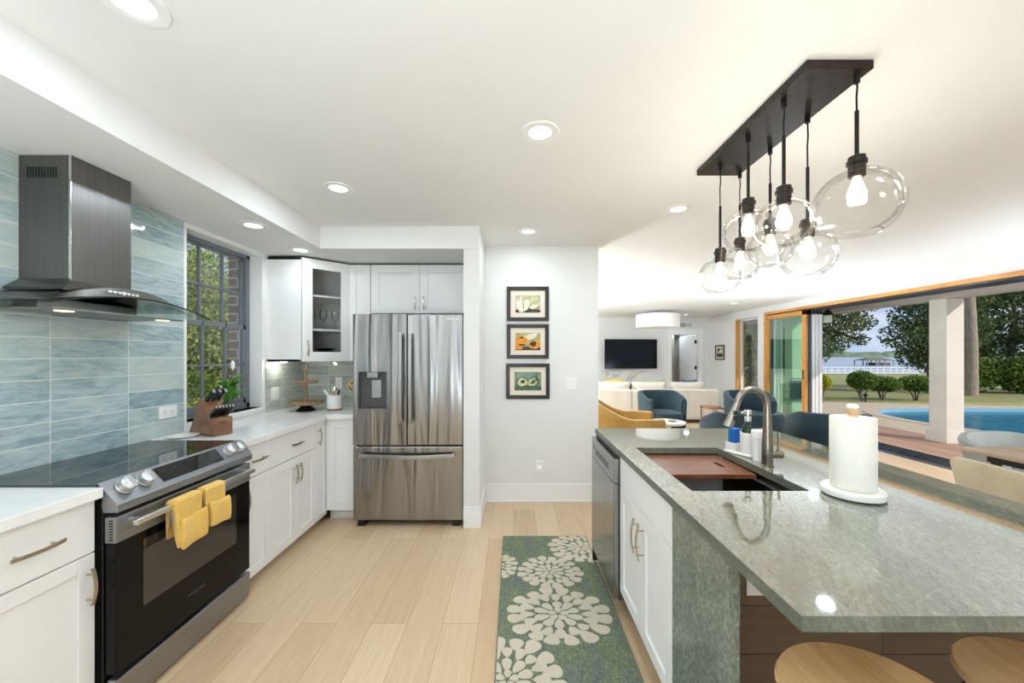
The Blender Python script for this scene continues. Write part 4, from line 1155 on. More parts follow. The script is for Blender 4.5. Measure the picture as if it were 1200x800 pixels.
for i in range(17):
    s = i/16; x = 0.065 + (FW-0.13)*s; y = -0.045 - 0.015*math.sin(PI*s); z = 0.605 - 0.012*math.sin(PI*s)
    rings.append([(x, y, z-0.015), (x, y+0.014, z-0.017), (x, y+0.014, z+0.017), (x, y, z+0.015)])
m.rings(rings)
for x in (0.068, FW - 0.09): m.box(x, -0.04, 0.592, x+0.022, 0.0, 0.615)
m.build('handle', M['steelbar'], dD, bevel=0.003)
textmesh('SAMSUNG', 0.022, 'logo', M['logo'], dR, (FW - 0.085, -0.0006, 1.735), (R(90), 0, 0))
m = MB()
for x in (0.03, FW - 0.09): m.box(x, 0.02, 0.0, x + 0.06, 0.08, 0.05)
m.box(0.02, 0.09, 0.012, FW - 0.02, 0.11, 0.05)
m.build('foot', M['black'], fr)

# ------------------------------------------------------------------ island
IX0, IX1, IY0, IY1 = 0.567, 1.755, 0.756, 2.672
SX0, SX1, SY0, SY1 = 0.673, 1.12, 1.448, 2.118
m = MB()
for a in ((IX0, IY0, SX0, IY1), (SX1, IY0, IX1, IY1), (SX0, IY0, SX1, SY0), (SX0, SY1, SX1, IY1)): m.box(a[0], a[1], 0.893, a[2], a[3], ZC)
me_o = m.build('island_worktop', M['granite'])
bm = bmesh.new(); bm.from_mesh(me_o.data)
bmesh.ops.remove_doubles(bm, verts=bm.verts, dist=1e-5)
seen = {}
for f in bm.faces: seen.setdefault(tuple(round(v, 4) for v in f.calc_center_median()), []).append(f)
bmesh.ops.delete(bm, geom=[f for fs in seen.values() if len(fs) > 1 for f in fs], context='FACES')
me_o.data.materials.append(M['graniteedge'])
for f in bm.faces: f.material_index = 1 if abs(f.normal.z) < 0.5 else 0
bm.to_mesh(me_o.data); bm.free()
tag(me_o, 'green-grey polished stone worktop of the island', 'countertop')
m = MB(); m.box(0.578, 1.035, 0.0, 0.61, 1.400, 0.8925)
tag(m.build('stone_end_panel', M['granitev'], bevel=0.001), 'green-grey stone slab holding up the island overhang', 'panel')
# dishwasher
dw = thing('dishwasher', 'stainless dishwasher at the far end of the island', 'dishwasher', (0.575, 2.680, 0), R(-90))
m = MB(); m.box(0.002, 0.0, 0.1, 0.588, 0.55, 0.885); m.build('tub', M['greyplastic'], dw)
m = MB(); m.box(0.0, -0.030, 0.105, 0.59, -0.001, 0.735); dwd = m.build('door', M['dwsteel'], dw, bevel=0.004)
m = MB()
m.box(0.0, -0.030, 0.738, 0.59, -0.001, 0.872); m.build('control_panel', M['dwsteel'], dw, bevel=0.003)
m = MB(); m.box(0.13, -0.0312, 0.775, 0.46, -0.0302, 0.812); m.build('pocket_handle', M['black'], dw)
m = MB()
for i in range(3): m.box(0.05, -0.0312, 0.80 + 0.008*i, 0.085, -0.0302, 0.803 + 0.008*i)
m.build('badge', M['black'], dw)
m = MB(); m.box(0.004, 0.10, 0.0, 0.586, 0.12, 0.1); m.box(0.004, -0.028, 0.02, 0.03, 0.03, 0.10); m.build('toe_plate', M['black'], dw)
# sink base
sb = thing('sink_cabinet', 'white two-door sink cabinet in the island', 'cabinet', (0.597, 2.086, 0), R(-90))
w = 2.086 - 1.402
m = MB(); m.box(0, 0, 0.155, 0.018, 0.60, 0.885); m.box(w-0.018, 0, 0.155, w, 0.60, 0.885); m.box(0.018, 0, 0.155, w-0.018, 0.60, 0.173); m.box(0.018, 0.582, 0.173, w-0.018, 0.60, 0.885)
m.box(0.018, 0.0, 0.72, w-0.018, 0.012, 0.885)
m.build('body', M['cab'], sb)
m = MB(); m.box(0, 0.08, 0, w, 0.60, 0.155); m.build('toe_kick', M['cab'], sb)
cab_drawer(sb, GAP, w-GAP, 0.731, 0.885, handle=False, name='false_front')
cab_door(sb, GAP, w/2-GAP/2, 0.158, 0.727, (w/2-0.035, 0.52, 0.68), st=0.06)
cab_door(sb, w/2+GAP/2, w-GAP, 0.158, 0.727, (w/2+0.035, 0.52, 0.68), st=0.06)
# wood clad body behind
ib = thing('island_cabinet', 'dark wood boarded island body under the stone overhang', 'island', (1.2, 1.5, 0))
m = MB()
zz = [0.0, 0.152, 0.308, 0.464, 0.622, 0.778, 0.8925]
for i in range(6): m.box(0.612, 1.25, zz[i] + 0.0012, 1.745, 1.262, zz[i+1] - 0.0012)
m.build('cladding', M['islandwood'], ib, world=True, bevel=0.001)
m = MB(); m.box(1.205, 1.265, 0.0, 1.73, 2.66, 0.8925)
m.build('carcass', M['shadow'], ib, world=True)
m = MB(); m.box(1.732, 1.263, 0, 1.745, 2.66, 0.8925); m.build('end_cladding', M['islandwood'], ib, world=True)
def outlet(label, c, nrm, up=(0,0,1), w=0.072, h=0.116, kind='outlet', hor=False, name='wall_outlet', cat='outlet', group=None):
    c = Vector(c); nv = Vector(nrm); u = Vector(up); s = u.cross(nv)
    if hor: u, s = s, -u
    r = thing(name, label, cat, c, 0, group)
    m = MB(); a = [s*w/2*i + u*h/2*j for i, j in ((-1,-1),(1,-1),(1,1),(-1,1))]
    m.prism(a, nv*0.006); m.build('plate', M['white'], r, bevel=0.0015)
    def slab(cx, cz, ww, hh, nm, mt, t0, t1):
        mm = MB(); cc = s*cx + u*cz
        mm.prism([cc + s*ww/2*i + u*hh/2*j + nv*t0 for i, j in ((-1,-1),(1,-1),(1,1),(-1,1))], nv*(t1-t0)); mm.build(nm, mt, r)
    if kind == 'outlet':
        for cz in (-0.025, 0.025):
            slab(-0.007, cz, 0.003, 0.010, 'socket_slot', M['outletdark'], 0.006, 0.0065); slab(0.007, cz, 0.003, 0.010, 'socket_slot', M['outletdark'], 0.006, 0.0065)
    elif kind == 'switch2':
        for cx in (-0.024, 0.024): slab(cx, 0, 0.03, 0.066, 'rocker', M['trim'], 0.006, 0.010)
    elif kind == 'switch1': slab(0, 0, 0.03, 0.066, 'rocker', M['trim'], 0.006, 0.010)
    return r
outlet('white double outlet on the blue tiles above the range side', (XW + 0.008, 2.41, 1.078), (1, 0, 0), hor=True, w=0.075, h=0.125)
outlet('white square switch plate on the corner tiles by the window', (XW + 0.008, 3.49, 1.085), (1, 0, 0), w=0.116, h=0.116, kind='switch2', name='light_switch', cat='switch')
outlet('white outlet plate on the tiles behind the utensil crock', (-1.815, YB - 0.008, 1.145), (0, -1, 0))
outlet('white double light switch on the picture wall', (0.56, YH, 1.155), (0, -1, 0), w=0.116, h=0.116, kind='switch2', name='light_switch', cat='switch')
oo = outlet('white wall outlet low on the picture wall', (0.25, YH, 0.345), (0, -1, 0))
m = MB(); m.lathe([(0.022, 0), (0.022, 0.02), (0.012, 0.028)], n=16); m.xf(Matrix.Translation((0, -0.006, -0.012)) @ Matrix.Rotation(R(90), 4, 'X'))
tag(m.build('plug_in_device', M['white'], smooth=True, loc=oo.location), 'round white plug-in device in the low outlet', 'plug')
outlet('white outlet plate on the dark wood of the island', (0.792, 1.25, 0.716), (0, -1, 0))
outlet('white light switch on the narrow wall beside the refrigerator', (-0.285, 3.42, 1.12), (1, 0, 0), kind='switch1', name='light_switch', cat='switch')
# sink
sk = thing('undermount_sink', 'dark steel workstation sink set in the island', 'sink', ((SX0+SX1)/2, (SY0+SY1)/2, 0.66))
zb, zt, tk = 0.67, 0.892, 0.004
m = MB(); a = 0.006
X0, X1, Yy0, Yy1 = SX0 - a, SX1 + a, SY0 - a, SY1 + a
m.box(X0, Yy0, zb, X1, Yy1, zb + tk)
m.box(X0 - tk, Yy0, zb, X0, Yy1, zt); m.box(X1, Yy0, zb, X1 + tk, Yy1, zt); m.box(X0 - tk, Yy0 - tk, zb, X1 + tk, Yy0, zt); m.box(X0 - tk, Yy1, zb, X1 + tk, Yy1 + tk, zt)
m.build('basin', M['sinksteel'], sk, world=True)
m = MB(); m.box(X0, Yy0, 0.862, X0 + 0.014, Yy1, 0.866); m.box(X1 - 0.022, Yy0, 0.862, X1, Yy1, 0.866)
m.build('ledge', M['steelbar'], sk, world=True)
m = MB(); m.lathe([(0.045, 0.001), (0.045, 0.003), (0.03, 0.002)], o=((SX0+SX1)/2, 1.72, zb + tk)); m.build('drain', M['chrome'], sk, world=True)
m = MB()
x0, x1, y0, y1 = SX0 + 0.002, SX1 - 0.003, 1.765, 2.10
m.box(x0, y0, 0.8665, x1 - 0.10, y1, 0.888); m.box(x1 - 0.10, y0, 0.8665, x1 - 0.075, y0 + 0.12, 0.888); m.box(x1 - 0.10, y0 + 0.2, 0.8665, x1 - 0.075, y1, 0.888)
m.box(x1 - 0.075, y0, 0.8665, x1, y1, 0.888)
tag(m.build('cutting_board', M['board'], bevel=0.002, loc=((x0+x1)/2, (y0+y1)/2, 0.8665), world=True), 'reddish wood cutting board laid across the sink', 'cutting board')
# faucet
fa = thing('kitchen_faucet', 'brushed nickel gooseneck faucet behind the sink', 'faucet', (1.172, 1.775, ZC))
m = MB(); pts = [(0, 0, 0.0), (0, 0, 0.10), (0, 0, 0.265)]
for i in range(1, 15):
    a = PI*i/14*0.93; pts.append((-0.071 + 0.071*math.cos(a), 0.0, 0.268 + 0.086*math.sin(a)))
m.tube(pts, [0.024, 0.0225, 0.0142] + [0.0142]*14, 16)
m.build('neck', M['faucet'], fa, smooth=True)
e0, e1 = Vector(pts[-1]), Vector(pts[-1]) + (Vector(pts[-1]) - Vector(pts[-2])).normalized()*0.11 + Vector((-0.012, 0, 0))
m = MB(); m.tube([e0, e0*0.6 + e1*0.4, e1], [0.0145, 0.017, 0.0225], 16); hdp = m.build('spray_head', M['faucet'], fa, smooth=True)
m = MB(); bb = e0*0.55 + e1*0.45
m.box(bb.x - 0.008, bb.y - 0.0235, bb.z - 0.002, bb.x + 0.008, bb.y - 0.014, bb.z + 0.018); m.box(bb.x - 0.010, bb.y - 0.0245, bb.z - 0.026, bb.x + 0.006, bb.y - 0.014, bb.z - 0.006)
m.build('spray_button', M['black'], hdp, bevel=0.002)
m = MB(); m.cyl((0, 0, 0.055), (0.062, -0.012, 0.055), 0.0185); hb = m.build('handle_body', M['faucet'], fa, smooth=True, bevel=0.002)
m = MB(); m.tube([(0.043, -0.009, 0.06), (0.046, -0.009, 0.10), (0.048, -0.009, 0.155)], [0.006, 0.005, 0.006], 8); m.build('lever', M['faucet'], hb, smooth=True)
m = MB(); m.lathe([(0.028, 0), (0.028, 0.004), (0.024, 0.006)], n=24); m.build('base_ring', M['faucet'], fa, smooth=True)
# soap caddy etc.
cd = thing('sink_caddy', 'white ceramic sink caddy beside the faucet', 'caddy', (1.178, 1.985, ZC), R(-66))
m = MB(); m.box(-0.075, -0.038, 0, 0.075, 0.038, 0.014); m.build('tray', M['ceramic'], cd, bevel=0.006)
m = MB(); m.box(-0.068, -0.032, 0.0145, -0.012, -0.028, 0.055); m.box(-0.068, 0.028, 0.0145, -0.012, 0.032, 0.055); m.box(-0.068, -0.028, 0.0145, -0.064, 0.028, 0.055); m.box(-0.016, -0.028, 0.0145, -0.012, 0.028, 0.055)
m.build('sponge_holder', M['ceramic'], cd, bevel=0.001)
m = MB(); m.lathe([(0.034, 0.0145), (0.036, 0.02), (0.036, 0.118), (0.032, 0.118), (0.032, 0.02), (0.0, 0.019)], o=(0.034, 0, 0), n=28, cap=False); m.build('cup', M['ceramic'], cd, smooth=True)
def cpos(x, y, z): return Matrix.Translation(cd.location) @ Matrix.Rotation(R(-66), 4, 'Z') @ Vector((x, y, z))
sg = thing('dish_sponge', 'blue sponge standing in the white caddy', 'sponge', cpos(-0.04, 0, 0.015), R(-66))
m = MB(); m.box(-0.012, -0.024, 0, 0.020, 0.024, 0.112); m.build('foam', M['sponge'], sg, bevel=0.004)
m = MB(); m.box(-0.021, -0.024, 0.0, -0.0125, 0.024, 0.108); m.build('scourer', M['spongeg'], sg, bevel=0.002)
sp = thing('soap_bottle', 'glass pump bottle of green dish soap in the caddy cup', 'soap dispenser', cpos(0.034, 0, 0.0200))
m = MB(); m.lathe([(0.026, 0), (0.028, 0.01), (0.028, 0.115), (0.013, 0.148), (0.013, 0.155)], n=24); m.build('bottle', M['bottleglass'], sp, smooth=True)
m = MB(); m.lathe([(0.025, 0.002), (0.026, 0.01), (0.026, 0.113), (0.02, 0.127)], n=24); m.build('soap', M['soap'], sp, smooth=True)
m = MB(); m.lathe([(0.016, 0.155), (0.016, 0.178), (0.006, 0.179), (0.006, 0.19), (0.018, 0.191), (0.018, 0.212), (0.0, 0.213)], n=20, cap=False); m.tube([(0, 0, 0.203), (-0.03, -0.01, 0.203), (-0.042, -0.014, 0.196)], 0.0045, 8)
m.build('pump', M['chrome'], sp, smooth=True)
m = MB(); m.lathe([(0.0, 0), (0.022, 0.0), (0.023, 0.01), (0.027, 0.11), (0.029, 0.112), (0.029, 0.14), (0.027, 0.146), (0, 0.147)], n=24, cap=False)
tag(m.build('lotion_bottle', M['white'], smooth=True, loc=(1.188, 1.868, ZC)), 'plain white bottle between the caddy and the faucet', 'bottle')
# paper towels
pt = thing('paper_towel_holder', 'white paper towel holder with wooden knob on the island', 'paper towel holder', (1.236, 1.40, ZC))
m = MB(); m.lathe([(0.0, 0.004), (0.08, 0.004), (0.092, 0.006), (0.094, 0.012), (0.094, 0.026), (0.090, 0.031), (0.0, 0.031)], n=48, cap=False)
m.build('base', M['ceramic'], pt, smooth=True)
m = MB(); m.lathe([(0.07, 0.0), (0.075, 0.004)], n=24); m.build('foot_ring', M['shadow'], pt)
m = MB(); m.cyl((0, 0, 0.031), (0, 0, 0.300), 0.011); m.build('rod', M['ceramic'], pt, smooth=True)
m = MB(); m.lathe([(0.014, 0.292), (0.014, 0.318)], n=20); m.build('knob', M['palewood'], pt, smooth=True)
m = MB(); m.lathe([(0.014, 0.318), (0.018, 0.321), (0.018, 0.329), (0.013, 0.334)], n=20); m.build('cap', M['ceramic'], pt, smooth=True)
m = MB(); m.lathe([(0.02, 0.032), (0.065, 0.032), (0.067, 0.036), (0.067, 0.284), (0.065, 0.287), (0.02, 0.287), (0.02, 0.032)], n=48, cap=False)
tag(m.build('paper_towel_roll', M['paper'], smooth=True, loc=(1.236, 1.40, ZC)), 'full roll of white paper towels on the holder', 'paper towels')
# stools
def stool(label, x, y):
    s = thing('bar_stool', label, 'stool', (x, y, 0), R(8), 'wooden stools at the island')
    zs_ = 0.69
    m = MB(); prof = [(0.0, -0.04), (0.13, -0.04), (0.165, -0.028), (0.176, -0.012), (0.17, 0.0), (0.15, -0.004), (0.09, -0.010), (0.0, -0.012)]
    m.lathe(prof, o=(0, 0, zs_), n=48, cap=False, sx=1.06, sy=0.95); m.build('seat', M['stoolwood'], s, smooth=True)
    for a in (45, 135, 225, 315):
        ca, sa = math.cos(R(a)), math.sin(R(a))
        m = MB(); m.tube([(0.2*ca, 0.2*sa, 0), (0.14*ca, 0.14*sa, zs_ - 0.041)], 0.012, 10); m.build('leg', M['blackm'], s, smooth=True)
    m = MB(); pts = [(0.182*math.cos(R(45+90*i)), 0.182*math.sin(R(45+90*i)), 0.19) for i in range(5)]
    for i in range(4): m.tube([pts[i], pts[i+1]], 0.007, 8)
    m.build('footrest', M['blackm'], s, smooth=True)
stool('round wooden stool at the island, nearer the stone panel', 0.785, 0.84)
stool('round wooden stool at the island, cut off by the right edge', 1.235, 0.86)

# ------------------------------------------------------------------ rug
RX0, RX1, RY0, RY1 = -0.085, 0.57, 0.55, 3.03
def clip(poly, x0, x1, y0, y1):
    def cut(p, f, g):
        out = []
        for i in range(len(p)):
            a, b = p[i], p[(i+1) % len(p)]; fa_, fb_ = f(a), f(b)
            if fa_ >= 0: out.append(a)
            if fa_*fb_ < 0:
                s = fa_/(fa_-fb_); out.append((a[0]+(b[0]-a[0])*s, a[1]+(b[1]-a[1])*s))
        return out
    for f in (lambda q: q[0]-x0, lambda q: x1-q[0], lambda q: q[1]-y0, lambda q: y1-q[1]):
        if poly: poly = cut(poly, f, None)
    return poly
m = MB(); rg = random.Random(21); m.box(RX0, RY0, 0.0005, RX1, RY1, 0.008, 0); PZ = [0.0083]
def flower(cx, cy, R0, sx=1.0):
    # inner, middle and outer rings of notched petals
    for (r0, r1, n_, ph) in ((0.03, 0.21, 5, 0.2), (0.15, 0.47, 10, 0.5), (0.42, 0.76, 16, 0.0), (0.60, 1.03, 16, 0.5)):
        for k in range(n_):
            a = 2*PI*(k + ph)/n_ + rg.uniform(-0.03, 0.03)
            q0, q1 = r0*rg.uniform(0.98, 1.08), r1*rg.uniform(0.90, 1.0)
            L = q1 - q0; ww = 0.93*PI*(q0 + 0.62*L)/n_*rg.uniform(0.88, 1.0)
            sh = [(0, 0.05), (0.12, 0.18), (0.07, 0.26), (0.22, 0.42), (0.17, 0.5), (0.45, 0.82), (0.66, 1.0), (0.84, 0.90), (0.95, 0.58), (1.0, 0.12)]
            pts = [(q0 + L*s, ww*b) for s, b in sh] + [(q0 + L*s, -ww*b) for s, b in sh[::-1]]
            ca, sa = math.cos(a), math.sin(a)
            P = [(cx + R0*sx*(x*ca - y*sa), cy + R0*(x*sa + y*ca)) for x, y in pts]
            P = clip(P, RX0 + 0.006, RX1 - 0.006, RY0 + 0.006, RY1 - 0.006)
            PZ[0] += 0.000008
            if len(P) >= 3: m.poly([(x, y, PZ[0]) for x, y in P], 1)
flower(0.245, 2.12, 0.245, 1.2); flower(0.235, 2.535, 0.19, 1.18); flower(0.50, 2.85, 0.22, 1.15); flower(-0.135, 2.60, 0.17); flower(-0.03, 1.69, 0.265); flower(0.42, 1.30, 0.30); flower(0.05, 0.95, 0.25); flower(0.46, 0.75, 0.2)
tag(m.build('runner_rug', [M['rug'], M['petal']], loc=(0.24, 1.8, 0.0), world=True), 'green runner rug with cream flower pattern', 'rug')

# ------------------------------------------------------------------ worktop things on the left
# knife block, its front towards the room
kb = thing('knife_block', 'slanted wooden knife block on the worktop by the window', 'knife block', (-1.965, 2.495, ZC + 0.005), R(-24))
kb.scale = (1.2, 1.15, 1.15)
m = MB(); m.prism([(-0.115, -0.05, 0.0), (0.01, -0.05, 0.0), (0.055, -0.05, 0.10), (-0.005, -0.05, 0.185), (-0.03, -0.05, 0.19), (-0.05, -0.05, 0.125)], (0, 0.1, 0))
m.build('slanted_body', M['walnut'], kb, bevel=0.003)
m = MB(); m.box(0.012, -0.05, 0.0, 0.105, 0.05, 0.095)
m.build('steak_knife_base', M['walnut'], kb, bevel=0.003)
m = MB(); m.box(0.1052, -0.018, 0.06, 0.1058, 0.018, 0.074); m.box(0.1052, -0.03, 0.036, 0.1058, 0.03, 0.038)
m.build('badge', M['p_dark'], kb)
m = MB()
for x in (-0.09, 0.085):
    for y in (-0.035, 0.035): m.cyl((x, y, -0.004), (x, y, 0.001), 0.007, n=10)
m.build('foot', M['black'], kb)
KM = Matrix.Translation(kb.location) @ Matrix.Rotation(R(-24), 4, 'Z') @ Matrix.Diagonal((1.2, 1.15, 1.15, 1))
def knife(label, p, d, L, w, t):
    p = Vector(p); d = Vector(d).normalized()
    k = thing('kitchen_knife', label, 'knife', KM @ p, R(-24), 'knives in the wooden block')
    u = Vector((0, 1, 0)); v = d.cross(u)
    def bar(s0, s1, hw, ht, nm, mt):
        mm = MB(); rings = []
        for s in (s0, (s0+s1)/2, s1):
            c = d*s; f = 1.0 if s != (s0+s1)/2 else 0.86
            rings.append([c + u*ht + v*hw*f, c - u*ht + v*hw*f, c - u*ht - v*hw*f, c + u*ht - v*hw*f])
        mm.rings(rings); mm.build(nm, mt, k, bevel=0.002)
    bar(0.0005, 0.012, w, t, 'bolster', M['chrome']); bar(0.012, L, w, t, 'handle', M['black']); bar(L, L + 0.004, w*0.95, t, 'end_cap', M['chrome'])
dk_ = (0.80, 0, 0.60)
for i, (y, sx_) in enumerate([(-0.03, 0.0), (0.0, 0.0), (0.03, 0.0)]):
    knife(['black-handled knife at the near side of the block top', 'black-handled knife in the middle of the block top', 'black-handled knife at the far side of the block top'][i], (0.0, y, 0.180), dk_, 0.115, 0.013, 0.008)
knife('upper black-handled knife higher up the block top', (-0.024, 0.015, 0.195), dk_, 0.125, 0.013, 0.008)
for i in range(6):
    knife(['first', 'second', 'third', 'fourth', 'fifth', 'sixth'][i] + ' small steak knife from the near end of the row', (0.06, -0.042 + 0.0168*i, 0.0958), (0.72, 0, 0.69), 0.10, 0.009, 0.0055)
# spoon rest
m = MB(); m.lathe([(0.0, 0.0), (0.05, 0.0), (0.082, 0.010), (0.085, 0.013), (0.08, 0.014), (0.05, 0.006), (0.0, 0.005)], n=36, cap=False)
tag(m.build('spoon_rest', M['ceramic'], smooth=True, loc=(-2.055, 2.385, ZC)), 'small round white dish behind the range corner', 'dish')
# vase with leaves and a lily on the sill
vs_ = thing('flower_vase', 'clear glass vase of green leaves with white lily bud on the sill', 'plant', (XW - 0.045, 2.99, WZ0))
m = MB(); m.lathe([(0.0, 0.002), (0.034, 0.002), (0.038, 0.02), (0.03, 0.075), (0.036, 0.115), (0.033, 0.115), (0.027, 0.075), (0.034, 0.02), (0.0, 0.006)], n=24, cap=False); m.build('vase', M['bottleglass'], vs_, smooth=True)
def leafblade(m, base, tip, w, sag=0.03):
    base, tip = Vector(base), Vector(tip); d = tip - base; s = d.cross(Vector((0,0,1)))
    s = s.normalized() if s.length > 1e-4 else Vector((1,0,0))
    L = []
    for i in range(7):
        u = i/6; c = base + d*u + Vector((0, 0, sag*math.sin(PI*u))); ww = w*math.sin(PI*(0.08 + 0.92*u)**0.8)
        L.append((c - s*ww, c + Vector((0,0,-0.004)), c + s*ww))
    vs2 = [p for r3 in L for p in r3]
    m.add(vs2, [(3*i+j, 3*i+j+1, 3*i+j+4, 3*i+j+3) for i in range(6) for j in (0, 1)])
rg = random.Random(9)
m = MB()
for k in range(26):
    a = rg.uniform(0, 2*PI); rr_ = rg.uniform(0.08, 0.22); z = rg.uniform(0.13, 0.28)
    ca, sa = math.cos(a)*0.65, math.sin(a)
    if ca < 0: ca *= 0.25
    leafblade(m, (0.02*ca, 0.02*sa, z - 0.06), (rr_*ca, rr_*sa, z), rg.uniform(0.02, 0.034))
m.build('leaf', M['leaf_house'], vs_, fix=False, smooth=True)
m = MB(); m.tube([(0, 0, 0.02), (0.01, 0.01, 0.2), (0.015, 0.03, 0.33)], 0.003, 6); m.build('stem', M['leaf_house'], vs_)
m = MB(); m.lathe([(0.004, 0), (0.013, 0.02), (0.016, 0.045), (0.009, 0.07), (0.001, 0.078)], o=(0.015, 0.03, 0.33), n=12); m.build('lily_bud', M['lily'], vs_, smooth=True)
# tiered stand
ts = thing('tiered_stand', 'two-tier rustic wooden stand with ring handle in the corner', 'tiered stand', (-1.905, 3.52, ZC))
m = MB(); m.lathe([(0.0, 0.0), (0.085, 0.0), (0.075, 0.012), (0.035, 0.05), (0.03, 0.06), (0.0, 0.06)], n=28, cap=False); m.build('pedestal', M['blackm'], ts, smooth=True)
m = MB(); m.lathe([(0.0, 0.06), (0.14, 0.06), (0.148, 0.068), (0.148, 0.085), (0.142, 0.085), (0.138, 0.074), (0.0, 0.074)], n=40, cap=False); m.build('lower_tray', M['oldwood'], ts, smooth=True)
m = MB(); m.lathe([(0.014, 0.074), (0.017, 0.12), (0.012, 0.19), (0.014, 0.255)], n=16); m.build('post', M['oldwood'], ts, smooth=True)
m = MB(); m.lathe([(0.0, 0.255), (0.095, 0.255), (0.102, 0.262), (0.102, 0.275), (0.096, 0.275), (0.092, 0.267), (0.0, 0.267)], n=36, cap=False); m.build('upper_tray', M['oldwood'], ts, smooth=True)
m = MB(); m.lathe([(0.018, 0.267), (0.008, 0.30), (0.013, 0.33), (0.009, 0.365)], n=16)
m.tube([(0.028*math.cos(2*PI*i/20), 0, 0.392 + 0.028*math.sin(2*PI*i/20)) for i in range(21)], 0.006, 8); m.build('ring_handle', M['oldwood'], ts, smooth=True)
# crock and utensils
ck = thing('utensil_crock', 'white ceramic utensil crock with bare clay foot', 'crock', (-1.655, 3.55, ZC))
m = MB(); m.lathe([(0.064, 0.018), (0.068, 0.03), (0.068, 0.138), (0.064, 0.140), (0.060, 0.138), (0.060, 0.02), (0.0, 0.018)], n=36, cap=False); m.build('pot', M['ceramic'], ck, smooth=True)
m = MB(); m.lathe([(0.0, 0.0), (0.06, 0.0), (0.064, 0.006), (0.064, 0.018), (0.0, 0.018)], n=36, cap=False); m.build('clay_foot', M['terracotta'], ck, smooth=True)
cb = Vector((-1.655, 3.55, ZC + 0.02))
def utensil(name, label, cat, a, b, head, hm, sm, sr=0.005):
    a, b = cb + Vector(a), cb + Vector(b)
    u = thing(name, label, cat, a, 0, 'utensils in the white crock')
    m = MB(); m.tube([(0,0,0), b - a], sr, 8); m.build('shaft', sm, u, smooth=True)
    m = MB(); head(m, b - a, (b - a).normalized()); m.build('head', hm, u, smooth=True)
utensil('soup_ladle', 'steel ladle showing its round bowl over the crock rim', 'ladle', (-0.02, 0.01, 0.0), (-0.003, -0.008, 0.155), lambda m, p, d: m.ball(p + Vector((0, -0.008, 0.02)), 0.031, 0.016, 0.031), M['chrome'], M['steelbar'])
utensil('tongs', 'white-handled tongs leaning left out of the crock', 'tongs', (0.03, 0.0, 0.0), (-0.095, -0.005, 0.165), lambda m, p, d: m.tube([p - d*0.07, p], [0.010, 0.013], 10), M['white'], M['steelbar'])
utensil('turner', 'dark handled turner standing at the right of the crock', 'turner', (0.0, 0.02, 0.0), (0.045, -0.01, 0.165), lambda m, p, d: m.tube([p - d*0.05, p], [0.007, 0.009], 8), M['black'], M['steelbar'])
utensil('wooden_spoon', 'wooden spoon in the middle of the crock', 'spoon', (0.02, -0.02, 0.0), (0.018, -0.028, 0.145), lambda m, p, d: m.ball(p, 0.014, 0.007, 0.02), M['palewood'], M['palewood'])
# pierced wooden board peeking out from behind the refrigerator
wb_ = thing('wooden_board', 'pale wooden board with two cut-outs half hidden behind the refrigerator', 'wooden board', (-1.42, 3.62, ZC))
m = MB(); pts = [(-0.165, 0.215), (-0.145, 0.245), (0.0, 0.36), (0.06, 0.33), (0.07, 0.12), (0.05, 0.0), (-0.03, 0.0), (-0.05, 0.07), (-0.12, 0.17)]
m.prism([(x, 0.0, z) for x, z in pts], (0, 0.016, 0)); m.build('panel', M['palewood'], wb_, bevel=0.004)
m = MB(); m.cyl((-0.105, -0.0015, 0.243), (-0.105, 0.0, 0.243), 0.009, n=14); m.tube([(-0.13, -0.001, 0.21), (-0.10, -0.001, 0.175)], 0.006, 8); m.build('cut_out', M['p_dark'], wb_)

# ------------------------------------------------------------------ pictures
def picture(label, x, z, w, h, paint, loc=None, rz=0, mw=0.046, fw=0.036):
    p = thing('framed_picture', label, 'picture', loc or (x, YH - 0.0005, z), rz, 'framed fruit pictures' if loc is None else None)
    m = MB(); a, b = w/2, h/2
    m.box(-a, -0.022, -b, -a+fw, 0, b); m.box(a-fw, -0.022, -b, a, 0, b); m.box(-a+fw, -0.022, -b, a-fw, 0, -b+fw); m.box(-a+fw, -0.022, b-fw, a-fw, 0, b)
    m.build('frame', M['frameblk'], p, bevel=0.003)
    m = MB(); m.box(-a+fw, -0.008, -b+fw, a-fw, 0, b-fw); m.build('mat_board', M['mat'], p)
    pa, pb = a-fw-mw, b-fw-mw
    mats, shapes = paint(pa, pb)
    m = MB(); m.box(-pa, -0.0095, -pb, pa, -0.008, pb, 0)
    for i, (cx, cz, rx, rz_, mi, rot) in enumerate(shapes):
        P = []
        for k in range(26):
            t_ = 2*PI*k/26; wob = 1 + 0.07*math.sin(3*t_ + i) + 0.05*math.sin(5*t_ + 2*i)
            u, v = rx*pa*math.cos(t_)*wob, rz_*pb*math.sin(t_)*wob
            P.append((cx*pa + u*math.cos(rot) - v*math.sin(rot), cz*pb + u*math.sin(rot) + v*math.cos(rot)))
        P = clip(P, -pa, pa, -pb, pb)
        if len(P) > 2: m.poly([(q[0], -0.0098 - 0.0002*i, q[1]) for q in P], mi)
    m.build('print', mats, p, fix=False)
def art1(pa, pb):
    return [M['art_bg1'], M['p_cream'], M['p_dark'], M['p_lime']], [(0, -0.85, 1.2, 0.28, 2, 0), (-0.55, -0.1, 0.42, 0.55, 1, 0), (-0.25, -0.25, 0.36, 0.55, 1, 0.1), (-0.55, 0.55, 0.07, 0.35, 1, 0.1), (-0.05, 0.2, 0.25, 0.3, 1, 0.7), (0.45, -0.4, 0.42, 0.3, 2, 0.2), (0.48, -0.33, 0.36, 0.24, 1, 0.25), (-0.5, -0.75, 0.25, 0.2, 1, 0), (-0.36, -0.1, 0.03, 0.5, 2, 0.1), (0.45, 0.5, 0.4, 0.25, 3, 0.3)]
